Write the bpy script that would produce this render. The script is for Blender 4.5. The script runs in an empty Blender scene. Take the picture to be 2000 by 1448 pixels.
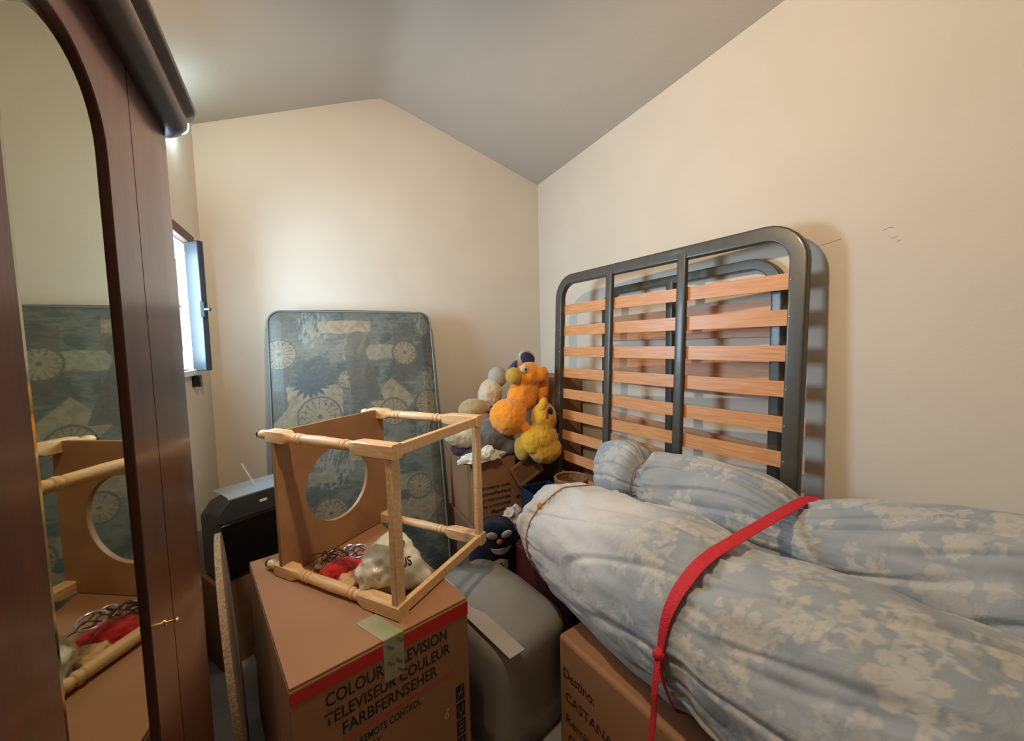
import bpy, math, random
from mathutils import Vector, Matrix, noise
random.seed(7)
sc = bpy.context.scene
COL = sc.collection
PI = math.pi

# ------------------------------------------------------------------ camera
yaw, pit, rol = math.radians(26.1), math.radians(4.0), 0.023
fw = Vector((math.sin(yaw)*math.cos(pit), math.cos(yaw)*math.cos(pit), -math.sin(pit)))
rt0 = Vector((math.cos(yaw), -math.sin(yaw), 0)); up0 = rt0.cross(fw)
rt = math.cos(rol)*rt0 - math.sin(rol)*up0
up = math.cos(rol)*up0 + math.sin(rol)*rt0
cd = bpy.data.cameras.new('camera'); cam = bpy.data.objects.new('camera', cd); COL.objects.link(cam)
M = Matrix(((rt.x, up.x, -fw.x, 0), (rt.y, up.y, -fw.y, 0), (rt.z, up.z, -fw.z, 1.52), (0, 0, 0, 1)))
cam.matrix_world = M
cd.sensor_width = 36; cd.lens = 36*760/2000; cd.clip_start = 0.02
sc.camera = cam
# ------------------------------------------------------------------ world, lights, exposure
w = bpy.data.worlds.new('sky'); sc.world = w; w.use_nodes = True
w.node_tree.nodes['Background'].inputs[0].default_value = (0.75, 0.9, 1.0, 1)
w.node_tree.nodes['Background'].inputs[1].default_value = 3.0
sc.view_settings.view_transform = 'Standard'; sc.view_settings.look = 'None'
sc.view_settings.gamma = 1.0; sc.view_settings.use_curve_mapping = False
sc.view_settings.exposure = 0.14

def area(name, loc, direction, sx, sy, power, color):
    l = bpy.data.lights.new(name, 'AREA'); l.shape = 'RECTANGLE'; l.size = sx; l.size_y = sy
    l.energy = power; l.color = color
    o = bpy.data.objects.new(name, l); COL.objects.link(o); o.location = loc
    o.rotation_euler = Vector(direction).to_track_quat('-Z', 'Y').to_euler()
    return o
XL, XR, YB = -0.61, 1.72, 2.937
# daylight entering through the window in the left wall
area('window_daylight', (XL-0.10, 2.30, 1.75), (1, 0, 0.0), 0.54, 0.58, 29, (0.50, 0.75, 1.0))
# warm bulb of the pendant lamp above
bl = bpy.data.lights.new('bulb', 'POINT'); bl.energy = 53; bl.color = (1.0, 0.77, 0.52); bl.shadow_soft_size = 0.032
bo = bpy.data.objects.new('bulb', bl); COL.objects.link(bo); bo.location = (0.1, 1.0, 2.43)

# ------------------------------------------------------------------ materials
def new_mat(name):
    m = bpy.data.materials.new(name); m.use_nodes = True
    return m, m.node_tree, m.node_tree.nodes['Principled BSDF']
def mat(name, color, rough=0.6, noise_amt=0.0, nscale=20, bump=0.0, bscale=60, metal=0.0, coat=0.0, color2=None,
        stretch=(1, 1, 1), sheen=0.0, emit=None, coat_rough=0.1, spec=0.5, detail=4, dist=0.0, lo=0.35, hi=0.65):
    m, nt, b = new_mat(name)
    b.inputs['Roughness'].default_value = rough; b.inputs['Metallic'].default_value = metal
    b.inputs['Specular IOR Level'].default_value = spec
    b.inputs['Coat Weight'].default_value = coat; b.inputs['Coat Roughness'].default_value = coat_rough
    b.inputs['Sheen Weight'].default_value = sheen
    b.inputs['Base Color'].default_value = (*color, 1)
    if emit:
        b.inputs['Emission Color'].default_value = (*emit[0], 1); b.inputs['Emission Strength'].default_value = emit[1]
    tc = nt.nodes.new('ShaderNodeTexCoord'); mp = nt.nodes.new('ShaderNodeMapping')
    mp.inputs['Scale'].default_value = stretch
    nt.links.new(tc.outputs['Object'], mp.inputs['Vector'])
    if color2 is not None or noise_amt:
        c2 = color2 if color2 is not None else tuple(min(1, c*(1+noise_amt)) for c in color)
        c1 = color if color2 is not None else tuple(c*(1-noise_amt) for c in color)
        n = nt.nodes.new('ShaderNodeTexNoise'); n.inputs['Scale'].default_value = nscale; n.inputs['Detail'].default_value = detail
        n.inputs['Distortion'].default_value = dist
        r = nt.nodes.new('ShaderNodeValToRGB')
        r.color_ramp.elements[0].position = lo; r.color_ramp.elements[1].position = hi
        r.color_ramp.elements[0].color = (*c1, 1); r.color_ramp.elements[1].color = (*c2, 1)
        nt.links.new(mp.outputs[0], n.inputs['Vector']); nt.links.new(n.outputs['Fac'], r.inputs[0])
        nt.links.new(r.outputs[0], b.inputs['Base Color'])
    if bump:
        n2 = nt.nodes.new('ShaderNodeTexNoise'); n2.inputs['Scale'].default_value = bscale; n2.inputs['Detail'].default_value = 4
        bp = nt.nodes.new('ShaderNodeBump'); bp.inputs['Strength'].default_value = bump; bp.inputs['Distance'].default_value = 0.01
        nt.links.new(mp.outputs[0], n2.inputs['Vector']); nt.links.new(n2.outputs['Fac'], bp.inputs['Height'])
        nt.links.new(bp.outputs[0], b.inputs['Normal'])
    return m
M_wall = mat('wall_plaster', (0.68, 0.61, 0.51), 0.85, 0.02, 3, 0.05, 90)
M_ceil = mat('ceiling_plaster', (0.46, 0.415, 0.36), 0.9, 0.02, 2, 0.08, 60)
M_floor = mat('floor_tile', (0.30, 0.29, 0.28), 0.5, 0.08, 6)
M_ward = mat('mahogany_varnish', (0.045, 0.011, 0.006), 0.30, bump=0.02, bscale=30, color2=(0.070, 0.019, 0.009), nscale=5, stretch=(6, 6, 0.6), coat=0.3, coat_rough=0.15, spec=0.3)
M_darkwood = mat('dark_moulding', (0.022, 0.009, 0.006), 0.4, coat=0.3, color2=(0.04, 0.016, 0.01), nscale=6)
M_mirror = mat('mirror_glass', (0.44, 0.44, 0.33), 0.02, metal=1.0)
M_bevel = mat('mirror_bevel', (0.62, 0.62, 0.50), 0.08, metal=1.0)
M_brass = mat('brass', (0.75, 0.5, 0.2), 0.25, metal=1.0)
M_white = mat('white_paint', (0.75, 0.78, 0.8), 0.4)
M_blackwood = mat('dark_shutter', (0.018, 0.02, 0.024), 0.45, bump=0.05)
M_brownwood = mat('brown_lintel', (0.12, 0.06, 0.035), 0.6)
M_blackmetal = mat('black_metal', (0.01, 0.01, 0.012), 0.4, metal=0.3)
M_frame = mat('grey_green_enamel', (0.066, 0.062, 0.05), 0.38, 0.1, 30, metal=0.1, coat=0.12)
M_slat = mat('beech_slat', (0.58, 0.245, 0.09), 0.38, color2=(0.72, 0.35, 0.145), nscale=14, stretch=(1, 0.5, 9), dist=0.6)
M_slat2 = mat('pink_beech_slat', (0.60, 0.29, 0.14), 0.5, color2=(0.72, 0.39, 0.22), nscale=14, stretch=(1, 0.5, 7), dist=0.6)
M_pine = mat('pale_pine', (0.64, 0.40, 0.19), 0.42, color2=(0.78, 0.52, 0.28), nscale=16, stretch=(6, 0.8, 6), dist=0.5)
M_ply = mat('fibreboard', (0.27, 0.135, 0.055), 0.55, color2=(0.35, 0.185, 0.08), nscale=6, bump=0.02)
M_foot = mat('dark_foot_cap', (0.02, 0.02, 0.03), 0.3)
M_card = mat('cardboard', (0.31, 0.155, 0.075), 0.75, 0.08, 4, 0.06, 40)
M_cardpink = mat('cardboard_box_brown', (0.335, 0.16, 0.07), 0.72, 0.05, 3, 0.05, 30)
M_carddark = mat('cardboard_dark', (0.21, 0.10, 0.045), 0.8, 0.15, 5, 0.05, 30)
M_redprint = mat('red_print', (0.55, 0.016, 0.012), 0.5)
M_ink = mat('dark_ink', (0.008, 0.005, 0.007), 0.6)
M_brownink = mat('brown_ink', (0.035, 0.010, 0.007), 0.6)
M_tape = mat('printed_packing_tape', (0.36, 0.34, 0.22), 0.25, color2=(0.28, 0.29, 0.15), nscale=14, coat=0.4)
M_tapebrown = mat('brown_tape', (0.30, 0.15, 0.045), 0.2, coat=0.5)
M_tapeink = mat('green_tape_ink', (0.055, 0.065, 0.025), 0.6)
M_grey = mat('grey_plastic', (0.235, 0.225, 0.20), 0.38, 0.05, 5, 0.06, 12, coat=0.25, coat_rough=0.3)
M_greytab = mat('grey_foam_sheet', (0.36, 0.33, 0.31), 0.5, 0.04, 8)
M_tvdark = mat('charcoal_plastic', (0.035, 0.037, 0.045), 0.45)
M_tvtop = mat('grey_plastic_with_glare', (0.27, 0.31, 0.35), 0.3, coat=0.5)  # glossy grey television top, window light put into its paler bluish colour
M_tvscreen = mat('black_screen', (0.003, 0.003, 0.005), 0.12)
M_chip = mat('chipboard', (0.27, 0.215, 0.15), 0.8, color2=(0.36, 0.29, 0.21), nscale=70, bump=0.15, bscale=90)
M_chipedge = mat('chipboard_edge', (0.40, 0.30, 0.20), 0.85, color2=(0.24, 0.17, 0.11), nscale=120, bump=0.3, bscale=150)
M_bag = mat('white_plastic_bag', (0.70, 0.68, 0.56), 0.35, 0.05, 9, 0.35, 22, coat=0.15)
M_bagprint = mat('bag_green_print', (0.14, 0.19, 0.05), 0.5, color2=(0.45, 0.45, 0.3), nscale=40)
M_redcloth = mat('red_knit', (0.50, 0.006, 0.012), 0.8, 0.15, 60, 0.4, 120, sheen=0.3)
M_beige = mat('beige_knit', (0.62, 0.42, 0.24), 0.85, 0.1, 50, 0.5, 90)
M_orange = mat('orange_plush', (0.90, 0.30, 0.008), 0.95, 0.08, 40, 0.5, 180, sheen=0.5)
M_yellow = mat('yellow_plush', (0.66, 0.36, 0.012), 0.9, 0.12, 14, 0.6, 60, sheen=0.4)
M_olive = mat('ochre_plush', (0.50, 0.30, 0.03), 0.95, 0.1, 30, 0.5, 150, sheen=0.4)
M_cream = mat('cream_plush', (0.62, 0.50, 0.33), 0.95, 0.08, 30, 0.5, 150, sheen=0.4)
M_tan = mat('tan_plush', (0.42, 0.29, 0.14), 0.95, 0.12, 30, 0.6, 120, sheen=0.4)
M_greyplush = mat('grey_plush', (0.13, 0.12, 0.12), 0.95, 0.1, 20, 0.3, 90, sheen=0.3)
M_navy = mat('navy_fabric', (0.010, 0.011, 0.028), 0.6, bump=0.2, bscale=60)
M_navycap = mat('slate_blue_cloth', (0.03, 0.035, 0.09), 0.8, bump=0.2)
M_palepatch = mat('pale_patch', (0.50, 0.45, 0.36), 0.5)
M_greypatch = mat('grey_patch', (0.36, 0.32, 0.34), 0.35)
M_rednub = mat('red_nub', (0.38, 0.08, 0.05), 0.5)
M_orangebox = mat('orange_card', (0.42, 0.085, 0.02), 0.6, 0.1, 9)
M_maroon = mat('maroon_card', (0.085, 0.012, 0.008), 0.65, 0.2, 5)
M_blueplastic = mat('blue_plastic', (0.010, 0.026, 0.058), 0.4)
M_wicker = mat('wicker', (0.30, 0.16, 0.06), 0.7, color2=(0.15, 0.07, 0.025), nscale=60, bump=0.5, bscale=80)
M_redstrap = mat('red_webbing', (0.62, 0.018, 0.035), 0.7, 0.08, 60, 0.4, 200)
M_string = mat('brown_string', (0.28, 0.16, 0.09), 0.8)
M_tie = mat('tan_tie', (0.55, 0.25, 0.12), 0.7)
M_creamcloth = mat('cream_mattress_cloth', (0.52, 0.45, 0.34), 0.9, 0.05, 12, 0.3, 60)
M_purple = mat('plum_fabric', (0.05, 0.025, 0.035), 0.9, bump=0.4, bscale=30)
M_silver = mat('silvery_lilac_plastic', (0.45, 0.38, 0.48), 0.2, metal=0.6)
M_wirebrown = mat('dark_wire', (0.09, 0.05, 0.04), 0.4)
M_lampglass = mat('frosted_lamp', (0.8, 0.95, 1.0), 0.3, emit=((0.60, 0.90, 1.0), 22.0))
M_piping = mat('grey_piping', (0.17, 0.20, 0.20), 0.4)
M_scuff = mat('wall_scuff', (0.33, 0.26, 0.2), 0.9)

def fabric(name, plain_split=None):
    """light blue cotton sheet with cream flowers and scattered leaves"""
    m, nt, b = new_mat(name); N = nt.nodes.new; L = nt.links.new
    b.inputs['Roughness'].default_value = 0.92; b.inputs['Sheen Weight'].default_value = 0.15
    tc = N('ShaderNodeTexCoord')
    add = N('ShaderNodeAttribute'); add.attribute_name = 'flowers'
    n4 = N('ShaderNodeTexNoise'); n4.inputs['Scale'].default_value = 5; n4.inputs['Detail'].default_value = 2
    L(tc.outputs['Object'], n4.inputs['Vector'])
    base = N('ShaderNodeMix'); base.data_type = 'RGBA'
    base.inputs['A'].default_value = (0.30, 0.345, 0.385, 1); base.inputs['B'].default_value = (0.38, 0.41, 0.435, 1)
    rb = N('ShaderNodeValToRGB'); rb.color_ramp.elements[0].position = 0.4; rb.color_ramp.elements[1].position = 0.6
    L(n4.outputs['Fac'], rb.inputs[0]); L(rb.outputs[0], base.inputs['Factor'])
    mx = N('ShaderNodeMix'); mx.data_type = 'RGBA'; mx.inputs['B'].default_value = (0.53, 0.515, 0.46, 1)
    L(base.outputs['Result'], mx.inputs['A']); L(add.outputs['Fac'], mx.inputs['Factor'])
    out = mx.outputs['Result']
    if plain_split is not None:      # reverse side of the sheet is paler and shows the print faintly
        sx = N('ShaderNodeSeparateXYZ'); L(tc.outputs['Object'], sx.inputs[0])
        n5 = N('ShaderNodeTexNoise'); n5.inputs['Scale'].default_value = 3; L(tc.outputs['Object'], n5.inputs['Vector'])
        ad = N('ShaderNodeMath'); ad.operation = 'MULTIPLY_ADD'; ad.inputs[1].default_value = 0.5
        L(n5.outputs['Fac'], ad.inputs[0]); L(sx.outputs['Y'], ad.inputs[2])
        mr = N('ShaderNodeMapRange'); mr.inputs['From Min'].default_value = plain_split-0.12; mr.inputs['From Max'].default_value = plain_split+0.12
        mr.inputs['To Max'].default_value = 0.80
        L(ad.outputs[0], mr.inputs['Value'])
        m5 = N('ShaderNodeMix'); m5.data_type = 'RGBA'; m5.inputs['B'].default_value = (0.62, 0.61, 0.595, 1)
        L(mr.outputs[0], m5.inputs['Factor']); L(out, m5.inputs['A']); out = m5.outputs['Result']
    L(out, b.inputs['Base Color'])
    nb = N('ShaderNodeTexNoise'); nb.inputs['Scale'].default_value = 14; nb.inputs['Detail'].default_value = 6; nb.inputs['Distortion'].default_value = 0.8
    L(tc.outputs['Object'], nb.inputs['Vector'])
    bp = N('ShaderNodeBump'); bp.inputs['Strength'].default_value = 0.35; bp.inputs['Distance'].default_value = 0.02
    L(nb.outputs['Fac'], bp.inputs['Height']); L(bp.outputs[0], b.inputs['Normal'])
    return m
M_sheet = fabric('floral_sheet'); M_sheet2 = fabric('floral_sheet_pale', 0.42)

# ------------------------------------------------------------------ mesh helpers
class MB:
    def __init__(s): s.v = []; s.f = []
    def add(s, v, f):
        k = len(s.v); s.v += [Vector(p) for p in v]; s.f += [[i+k for i in q] for q in f]; return s
    def box(s, a, b, bev=0.0):
        x0, y0, z0 = a; x1, y1, z1 = b
        v = [(x0,y0,z0),(x1,y0,z0),(x1,y1,z0),(x0,y1,z0),(x0,y0,z1),(x1,y0,z1),(x1,y1,z1),(x0,y1,z1)]
        return s.add(v, [(0,3,2,1),(4,5,6,7),(0,1,5,4),(1,2,6,5),(2,3,7,6),(3,0,4,7)])
    def loft(s, rings, closed=True, cap=True):
        n = len(rings[0]); v = [p for r in rings for p in r]; f = []
        for i in range(len(rings)-1):
            for j in range(n if closed else n-1):
                k = (j+1) % n
                f.append((i*n+j, i*n+k, (i+1)*n+k, (i+1)*n+j))
        if cap and closed:
            f.append(list(range(n))[::-1]); f.append([(len(rings)-1)*n+j for j in range(n)])
        return s.add(v, f)
    def tube(s, pts, hw, hh=None, seg=12, sq=0.0, side=None, closed=False):
        """sweep a (rounded) section along pts; side = fixed reference axis"""
        hh = hw if hh is None else hh; rings = []; P = [Vector(p) for p in pts]; n = len(P)
        for i in range(n):
            if closed: t = P[(i+1) % n]-P[i-1]
            else: t = P[min(i+1, n-1)]-P[max(i-1, 0)]
            t.normalize(); r = Vector(side) if side else (Vector((0,0,1)) if abs(t.z) < 0.9 else Vector((1,0,0)))
            b = t.cross(r).normalized(); a = b.cross(t).normalized(); ring = []
            w_ = hw[i] if isinstance(hw, (list, tuple)) else hw; h_ = hh[i] if isinstance(hh, (list, tuple)) else hh
            for j in range(seg):
                th = 2*PI*(j+0.5)/seg; c, d = math.cos(th), math.sin(th)
                if sq: e = 1-sq; c = math.copysign(abs(c)**e, c); d = math.copysign(abs(d)**e, d)
                ring.append(P[i]+a*c*w_+b*d*h_)
            rings.append(ring)
        if closed: rings.append(rings[0]); return s.loft(rings, cap=False)
        return s.loft(rings)
    def ell(s, c, r, seg=32, rows=20, e1=1.0, e2=1.0, rot=None, namp=0.0, nscale=5.0):
        c = Vector(c); rings = []
        for i in range(rows+1):
            ph = -PI/2+PI*i/rows; cp, sp = math.cos(ph), math.sin(ph)
            cp = abs(cp)**e1; sp = math.copysign(abs(sp)**e1, sp); ring = []
            for j in range(seg):
                th = 2*PI*j/seg; a, d = math.cos(th), math.sin(th)
                a = math.copysign(abs(a)**e2, a); d = math.copysign(abs(d)**e2, d)
                p = Vector((r[0]*cp*a, r[1]*cp*d, r[2]*sp))
                if namp:
                    p *= 1+namp*noise.fractal((p+c)*nscale, 0.8, 2.0, 3)
                if rot: p = rot @ p
                ring.append(c+p)
            rings.append(ring)
        return s.loft(rings)
    def build(s, name, m, parent=None, smooth=True, bevel=0.0, seg=2, angle=40, loc=None):
        me = bpy.data.meshes.new(name); me.from_pydata([tuple(p) for p in s.v], [], s.f); me.update()
        import bmesh
        bm = bmesh.new(); bm.from_mesh(me); bmesh.ops.remove_doubles(bm, verts=bm.verts, dist=1e-6)
        bmesh.ops.recalc_face_normals(bm, faces=bm.faces); bm.to_mesh(me); bm.free()
        if smooth:
            for p in me.polygons: p.use_smooth = True
            me.set_sharp_from_angle(angle=math.radians(angle))
        me.materials.append(m)
        o = bpy.data.objects.new(name, me); COL.objects.link(o)
        if parent is not None: o.parent = parent
        if loc: o.location = loc
        if bevel:
            md = o.modifiers.new('bevel', 'BEVEL'); md.width = bevel; md.segments = seg; md.limit_method = 'ANGLE'; md.angle_limit = math.radians(35)
            md.harden_normals = False
        return o
def tag(o, label, cat, group=None):
    o['label'] = label; o['category'] = cat
    if group: o['group'] = group
    return o
def thing(name, label, cat, loc=(0, 0, 0), rz=0.0, rx=0.0, ry=0.0, group=None):
    o = bpy.data.objects.new(name, None); COL.objects.link(o); o.location = loc; o.rotation_euler = (rx, ry, rz)
    o.empty_display_size = 0.05
    return tag(o, label, cat, group)
def struct(o): o['kind'] = 'structure'; return o
def text(name, s, m, parent, origin, xd, yd, size, width=None, bold=0.0, ext=0.0006):
    cu = bpy.data.curves.new(name, 'FONT'); cu.body = s; cu.size = 1.0; cu.offset = bold; cu.extrude = 0
    cu.resolution_u = 3
    t = bpy.data.objects.new('t', cu); COL.objects.link(t)
    bpy.context.view_layer.update()
    me = bpy.data.meshes.new_from_object(t.evaluated_get(bpy.context.evaluated_depsgraph_get()))
    bpy.data.objects.remove(t); bpy.data.curves.remove(cu)
    xs = [v.co.x for v in me.vertices]; sx = size if width is None else width/(max(xs)-min(xs))
    x0 = min(xs); O = Vector(origin); X = Vector(xd).normalized(); Y = Vector(yd).normalized(); Z = X.cross(Y)
    for v in me.vertices: v.co = O+X*(v.co.x-x0)*sx+Y*v.co.y*size+Z*ext
    me.materials.clear(); me.materials.append(m); me.name = name
    o = bpy.data.objects.new(name, me); COL.objects.link(o); o.parent = parent
    return o
def quad(name, pts, m, parent):
    """thin printed patch with a little thickness"""
    P = [Vector(p) for p in pts]; n = (P[1]-P[0]).cross(P[2]-P[0]).normalized()*0.0005
    b = MB(); k = len(P); b.add([p for p in P]+[p+n for p in P], [list(range(k))[::-1], list(range(k, 2*k))]+[(i, (i+1) % k, (i+1) % k+k, i+k) for i in range(k)])
    return b.build(name, m, parent, smooth=False)

# ------------------------------------------------------------------ the room
RX, RZ = 0.473, 3.255                       # ridge
def roofz(x): return RZ-(x-RX)*(RZ-2.85)/(XR-RX) if x > RX else RZ-(RX-x)*(RZ-2.825)/(RX+0.642)
YF, XW = -1.5, -0.98
b = MB(); b.box((XW-0.2, YF-0.1, -0.12), (XR+0.1, YB+0.1, 0)); struct(b.build('floor', M_floor, smooth=False))
b = MB(); b.box((XR, YF-0.1, 0), (XR+0.1, YB+0.1, 2.85)); wr = struct(b.build('wall_right', M_wall, smooth=False))
for pts in (((0.845, 1.862), (0.80, 1.866), (0.765, 1.872)), ((0.648, 1.87), (0.633, 1.876), (0.620, 1.874)), ((0.625, 1.838), (0.61, 1.842)), ((0.612, 1.825), (0.600, 1.828))):
    b = MB(); b.tube([(XR-0.0004, y, z) for y, z in pts], 0.0006, 0.0012, seg=6, side=(0, 0, 1)); b.build('scuff_mark', M_scuff, wr)
b = MB()
pf = [(XW-0.2, 0), (XR, 0), (XR, 2.85), (RX+0.06, RZ-0.02), (RX, RZ-0.006), (RX-0.07, RZ-0.027), (XW-0.2, roofz(XW-0.2))]
def gable(y0, y1):
    n = len(pf); g = MB(); g.add([(x, y0, z) for x, z in pf]+[(x, y1, z) for x, z in pf], [list(range(n)), list(range(n, 2*n))[::-1]]+[(i, i+n, (i+1) % n+n, (i+1) % n) for i in range(n)]); return g
struct(gable(YB, YB+0.1).build('wall_back', M_wall, smooth=False))
struct(gable(YF-0.1, YF).build('wall_front', M_wall, smooth=False))
# ceiling : one gabled slab with a slightly rounded ridge
cp = [(XW-0.3, roofz(XW-0.3)), (RX-0.16, RZ-0.0617), (RX-0.08, RZ-0.033), (RX, RZ-0.010), (RX+0.08, RZ-0.028), (RX+0.16, RZ-0.052), (XR+0.1, roofz(XR+0.1))]
b = MB(); rings = []
for (x, z) in cp: rings.append([(x, YF-0.1, z), (x, YB+0.1, z), (x, YB+0.1, z+0.12), (x, YF-0.1, z+0.12)])
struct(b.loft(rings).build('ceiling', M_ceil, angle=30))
# left wall with window opening (y 2.0-2.58, z 1.42-2.08); it steps back behind the wardrobe
W0, W1, WZ0, WZ1 = 2.0, 2.62, 1.42, 2.08
b = MB(); zt = 2.95
xo = XL-0.16
for (y0, y1, z0, z1) in ((YF, W0, 0, zt), (W1, YB, 0, zt), (W0, W1, 0, WZ0), (W0, W1, WZ1, zt)): b.box((xo, y0, z0), (XL, y1, z1))
struct(b.build('wall_left', M_wall, smooth=False))
# window
win = bpy.data.objects.new('window_1', None); COL.objects.link(win); win.location = (XL, W0, WZ0); struct(win)
b = MB(); d = 0.04
H = WZ1-WZ0; Wd = W1-W0
for (y0, y1, z0, z1) in ((0, d, 0, H), (Wd-d, Wd, 0, H), (d, Wd-d, 0, d), (d, Wd-d, H-d, H)): b.box((-0.15, y0, z0), (-0.11, y1, z1))
b.build('window_frame', M_white, win, bevel=0.003)
b = MB(); b.box((-0.135, d, d), (-0.131, Wd-d, H-d))
gm, nt, bs = new_mat('window_glass'); bs.inputs['Roughness'].default_value = 0.02; bs.inputs['Base Color'].default_value = (0.02, 0.02, 0.02, 1)
tr = nt.nodes.new('ShaderNodeBsdfTransparent'); mxs = nt.nodes.new('ShaderNodeMixShader'); mxs.inputs[0].default_value = 0.94
nt.links.new(bs.outputs[0], mxs.inputs[1]); nt.links.new(tr.outputs[0], mxs.inputs[2]); nt.links.new(mxs.outputs[0], nt.nodes['Material Output'].inputs['Surface'])
b.build('glass', gm, win, smooth=False)
b = MB(); b.box((-0.01, -0.03, H), (0.03, Wd+0.05, H+0.05)); b.build('lintel', M_brownwood, win, bevel=0.004)
# open white sash leaning against the far reveal, then the dark shutter leaf
b = MB(); ob = MB()
def leaf(p0, p1, z0, z1, th):      # vertical slab along p0->p1
    p0 = Vector((*p0, 0)); p1 = Vector((*p1, 0)); t = (p1-p0).normalized(); n = Vector((t.y, -t.x, 0))*th/2
    v = []
    for z in (z0, z1):
        for q in (p0-n, p1-n, p1+n, p0+n): v.append((q.x, q.y, z))
    return v, [(0,3,2,1),(4,5,6,7),(0,1,5,4),(1,2,6,5),(2,3,7,6),(3,0,4,7)]
b = MB(); b.box((-0.05, Wd-0.006, 0.10), (-0.044, Wd+0.001, H-0.08)); b.build('frame_joint', M_blackmetal, win, smooth=False)
b = MB(); b.tube([(-0.047, Wd-0.004, 0.34), (-0.047, Wd-0.02, 0.34), (-0.03, Wd-0.02, 0.325)], 0.005); b.build('catch', M_blackmetal, win)
b = MB(); b.add(*leaf((0.012, Wd-0.02), (0.085, Wd-0.10), -0.005, H+0.0, 0.03)); sh = b.build('shutter', M_blackwood, win, bevel=0.004)
b = MB(); b.tube([(0.075, Wd-0.11, 0.31), (0.10, Wd-0.125, 0.31), (0.115, Wd-0.13, 0.31)], 0.008); b.box((0.07, Wd-0.125, 0.27), (0.088, Wd-0.10, 0.35)); b.build('latch', M_blackmetal, sh, bevel=0.002)
b = MB(); b.box((-0.15, -0.02, -0.03), (0.02, Wd+0.04, 0.0)); b.build('sill', M_white, win, bevel=0.003)
b = MB(); b.box((0.0, Wd-0.07, -0.09), (0.035, Wd-0.03, -0.03)); b.build('hinge_block', M_blackmetal, win, bevel=0.003)

# round glowing wall light high on the left wall
wl = thing('wall_light', 'small round frosted light glowing white high on the left wall under the wardrobe cornice', 'lamp', (XL, 2.50, 2.64))
b = MB(); b.ell((0.03, 0, 0), (0.05, 0.07, 0.05)); b.build('glass_shade', M_lampglass, wl)
b = MB(); b.tube([(0.0, 0, 0), (0.012, 0, 0)], 0.055, seg=32, side=(0, 0, 1)); b.build('mounting_ring', M_blackmetal, wl)

# pendant lamp above the camera's view
pl = thing('pendant_lamp', 'small pendant lamp with shallow dark shade hanging above the middle of the room', 'lamp', (0.1, 1.0, 2.66))
b = MB()
rr = [(0.012, 0.0), (0.03, -0.01), (0.15, -0.15), (0.156, -0.156), (0.146, -0.15), (0.03, -0.02)]
b.loft([[(r*math.cos(2*PI*j/40), r*math.sin(2*PI*j/40), z) for j in range(40)] for r, z in rr]); b.build('lamp_shade', M_blackmetal, pl)
b = MB(); b.tube([(0, 0, 0), (0, 0, roofz(0.1)-2.66)], 0.004); b.build('cord', M_blackmetal, pl)

# ------------------------------------------------------------------ wardrobe
wd = thing('wardrobe', 'tall glossy mahogany wardrobe with an arched mirror door at the left edge', 'wardrobe', (-0.215, 0.30, 0), 0.05)
# local: x out of the front, y along wall.  front plane x=0
WY1 = 0.715                               # far end (world y 1.60)
mc, mw, mz0, mz1, ma = 0.288, 0.112, 0.22, 1.775, 0.10     # mirror centre y, half width, bottom, spring, arch rise
def outline(k=1.0, n=20, dm=0.0):
    pts = [(mc-mw-dm, mz0-dm), (mc+mw+dm, mz0-dm)]
    for i in range(n+1):
        a = PI*i/n; pts.append((mc+(mw+dm)*math.cos(a), mz1+(ma+dm)*math.sin(a)))
    return pts
def ringfill(inner, y0, y1, z0, z1, x0, x1):
    """frame with a shaped hole: inner outline -> projected on outer rectangle"""
    cx, cz = mc, 1.1; outer = []
    for (y, z) in inner:
        dy, dz = y-cx, z-cz; s = 1e9
        if dy > 1e-9: s = min(s, (y1-cx)/dy)
        if dy < -1e-9: s = min(s, (y0-cx)/dy)
        if dz > 1e-9: s = min(s, (z1-cz)/dz)
        if dz < -1e-9: s = min(s, (z0-cz)/dz)
        outer.append((cx+dy*s, cz+dz*s))
    # snap nearest to the four corners
    for (cy, czz) in ((y0, z0), (y1, z0), (y1, z1), (y0, z1)):
        k = min(range(len(outer)), key=lambda i: (outer[i][0]-cy)**2+(outer[i][1]-czz)**2); outer[k] = (cy, czz)
    g = MB(); rings = []
    for x, src in ((x0, outer), (x1, outer), (x1, inner), (x0, inner)): rings.append([(x, y, z) for y, z in src])
    n = len(inner); v = [p for r in rings for p in r]; f = []
    for i in range(4):
        for j in range(n): f.append((i*n+j, i*n+(j+1) % n, ((i+1) % 4)*n+(j+1) % n, ((i+1) % 4)*n+j))
    return g.add(v, f)
TH = math.radians(2.0)      # the door stands very slightly ajar
door = bpy.data.objects.new('mirror_door', None); COL.objects.link(door); door.parent = wd
ringfill(outline(), 0.05, 0.50, 0.12, 1.955, -0.03, 0.0).build('door_frame', M_ward, door, angle=30, bevel=0.002)
b = MB(); o = outline(dm=-0.018); b.add([(-0.006, y, z) for y, z in o]+[(-0.010, y, z) for y, z in o], [list(range(len(o))), list(range(len(o), 2*len(o)))[::-1]]+[(i, (i+1) % len(o), (i+1) % len(o)+len(o), i+len(o)) for i in range(len(o))])
b.build('mirror', M_mirror, door, smooth=False)
b = MB(); o2 = outline(); n = len(o); b.add([(-0.006, y, z) for y, z in o]+[(-0.009, y, z) for y, z in o2], [(i, (i+1) % n, (i+1) % n+n, i+n) for i in range(n)]); b.build('mirror_bevel', M_bevel, door, smooth=False)
b = MB(); b.box((-0.33, -1.2, 0.0), (-0.035, WY1, 1.96)); b.build('carcass', M_ward, wd, bevel=0.006)
b = MB(); b.box((-0.035, -1.2, 0.0), (0.006, 0.048, 1.96)); b.build('left_pilaster', M_ward, wd, bevel=0.004)
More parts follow.
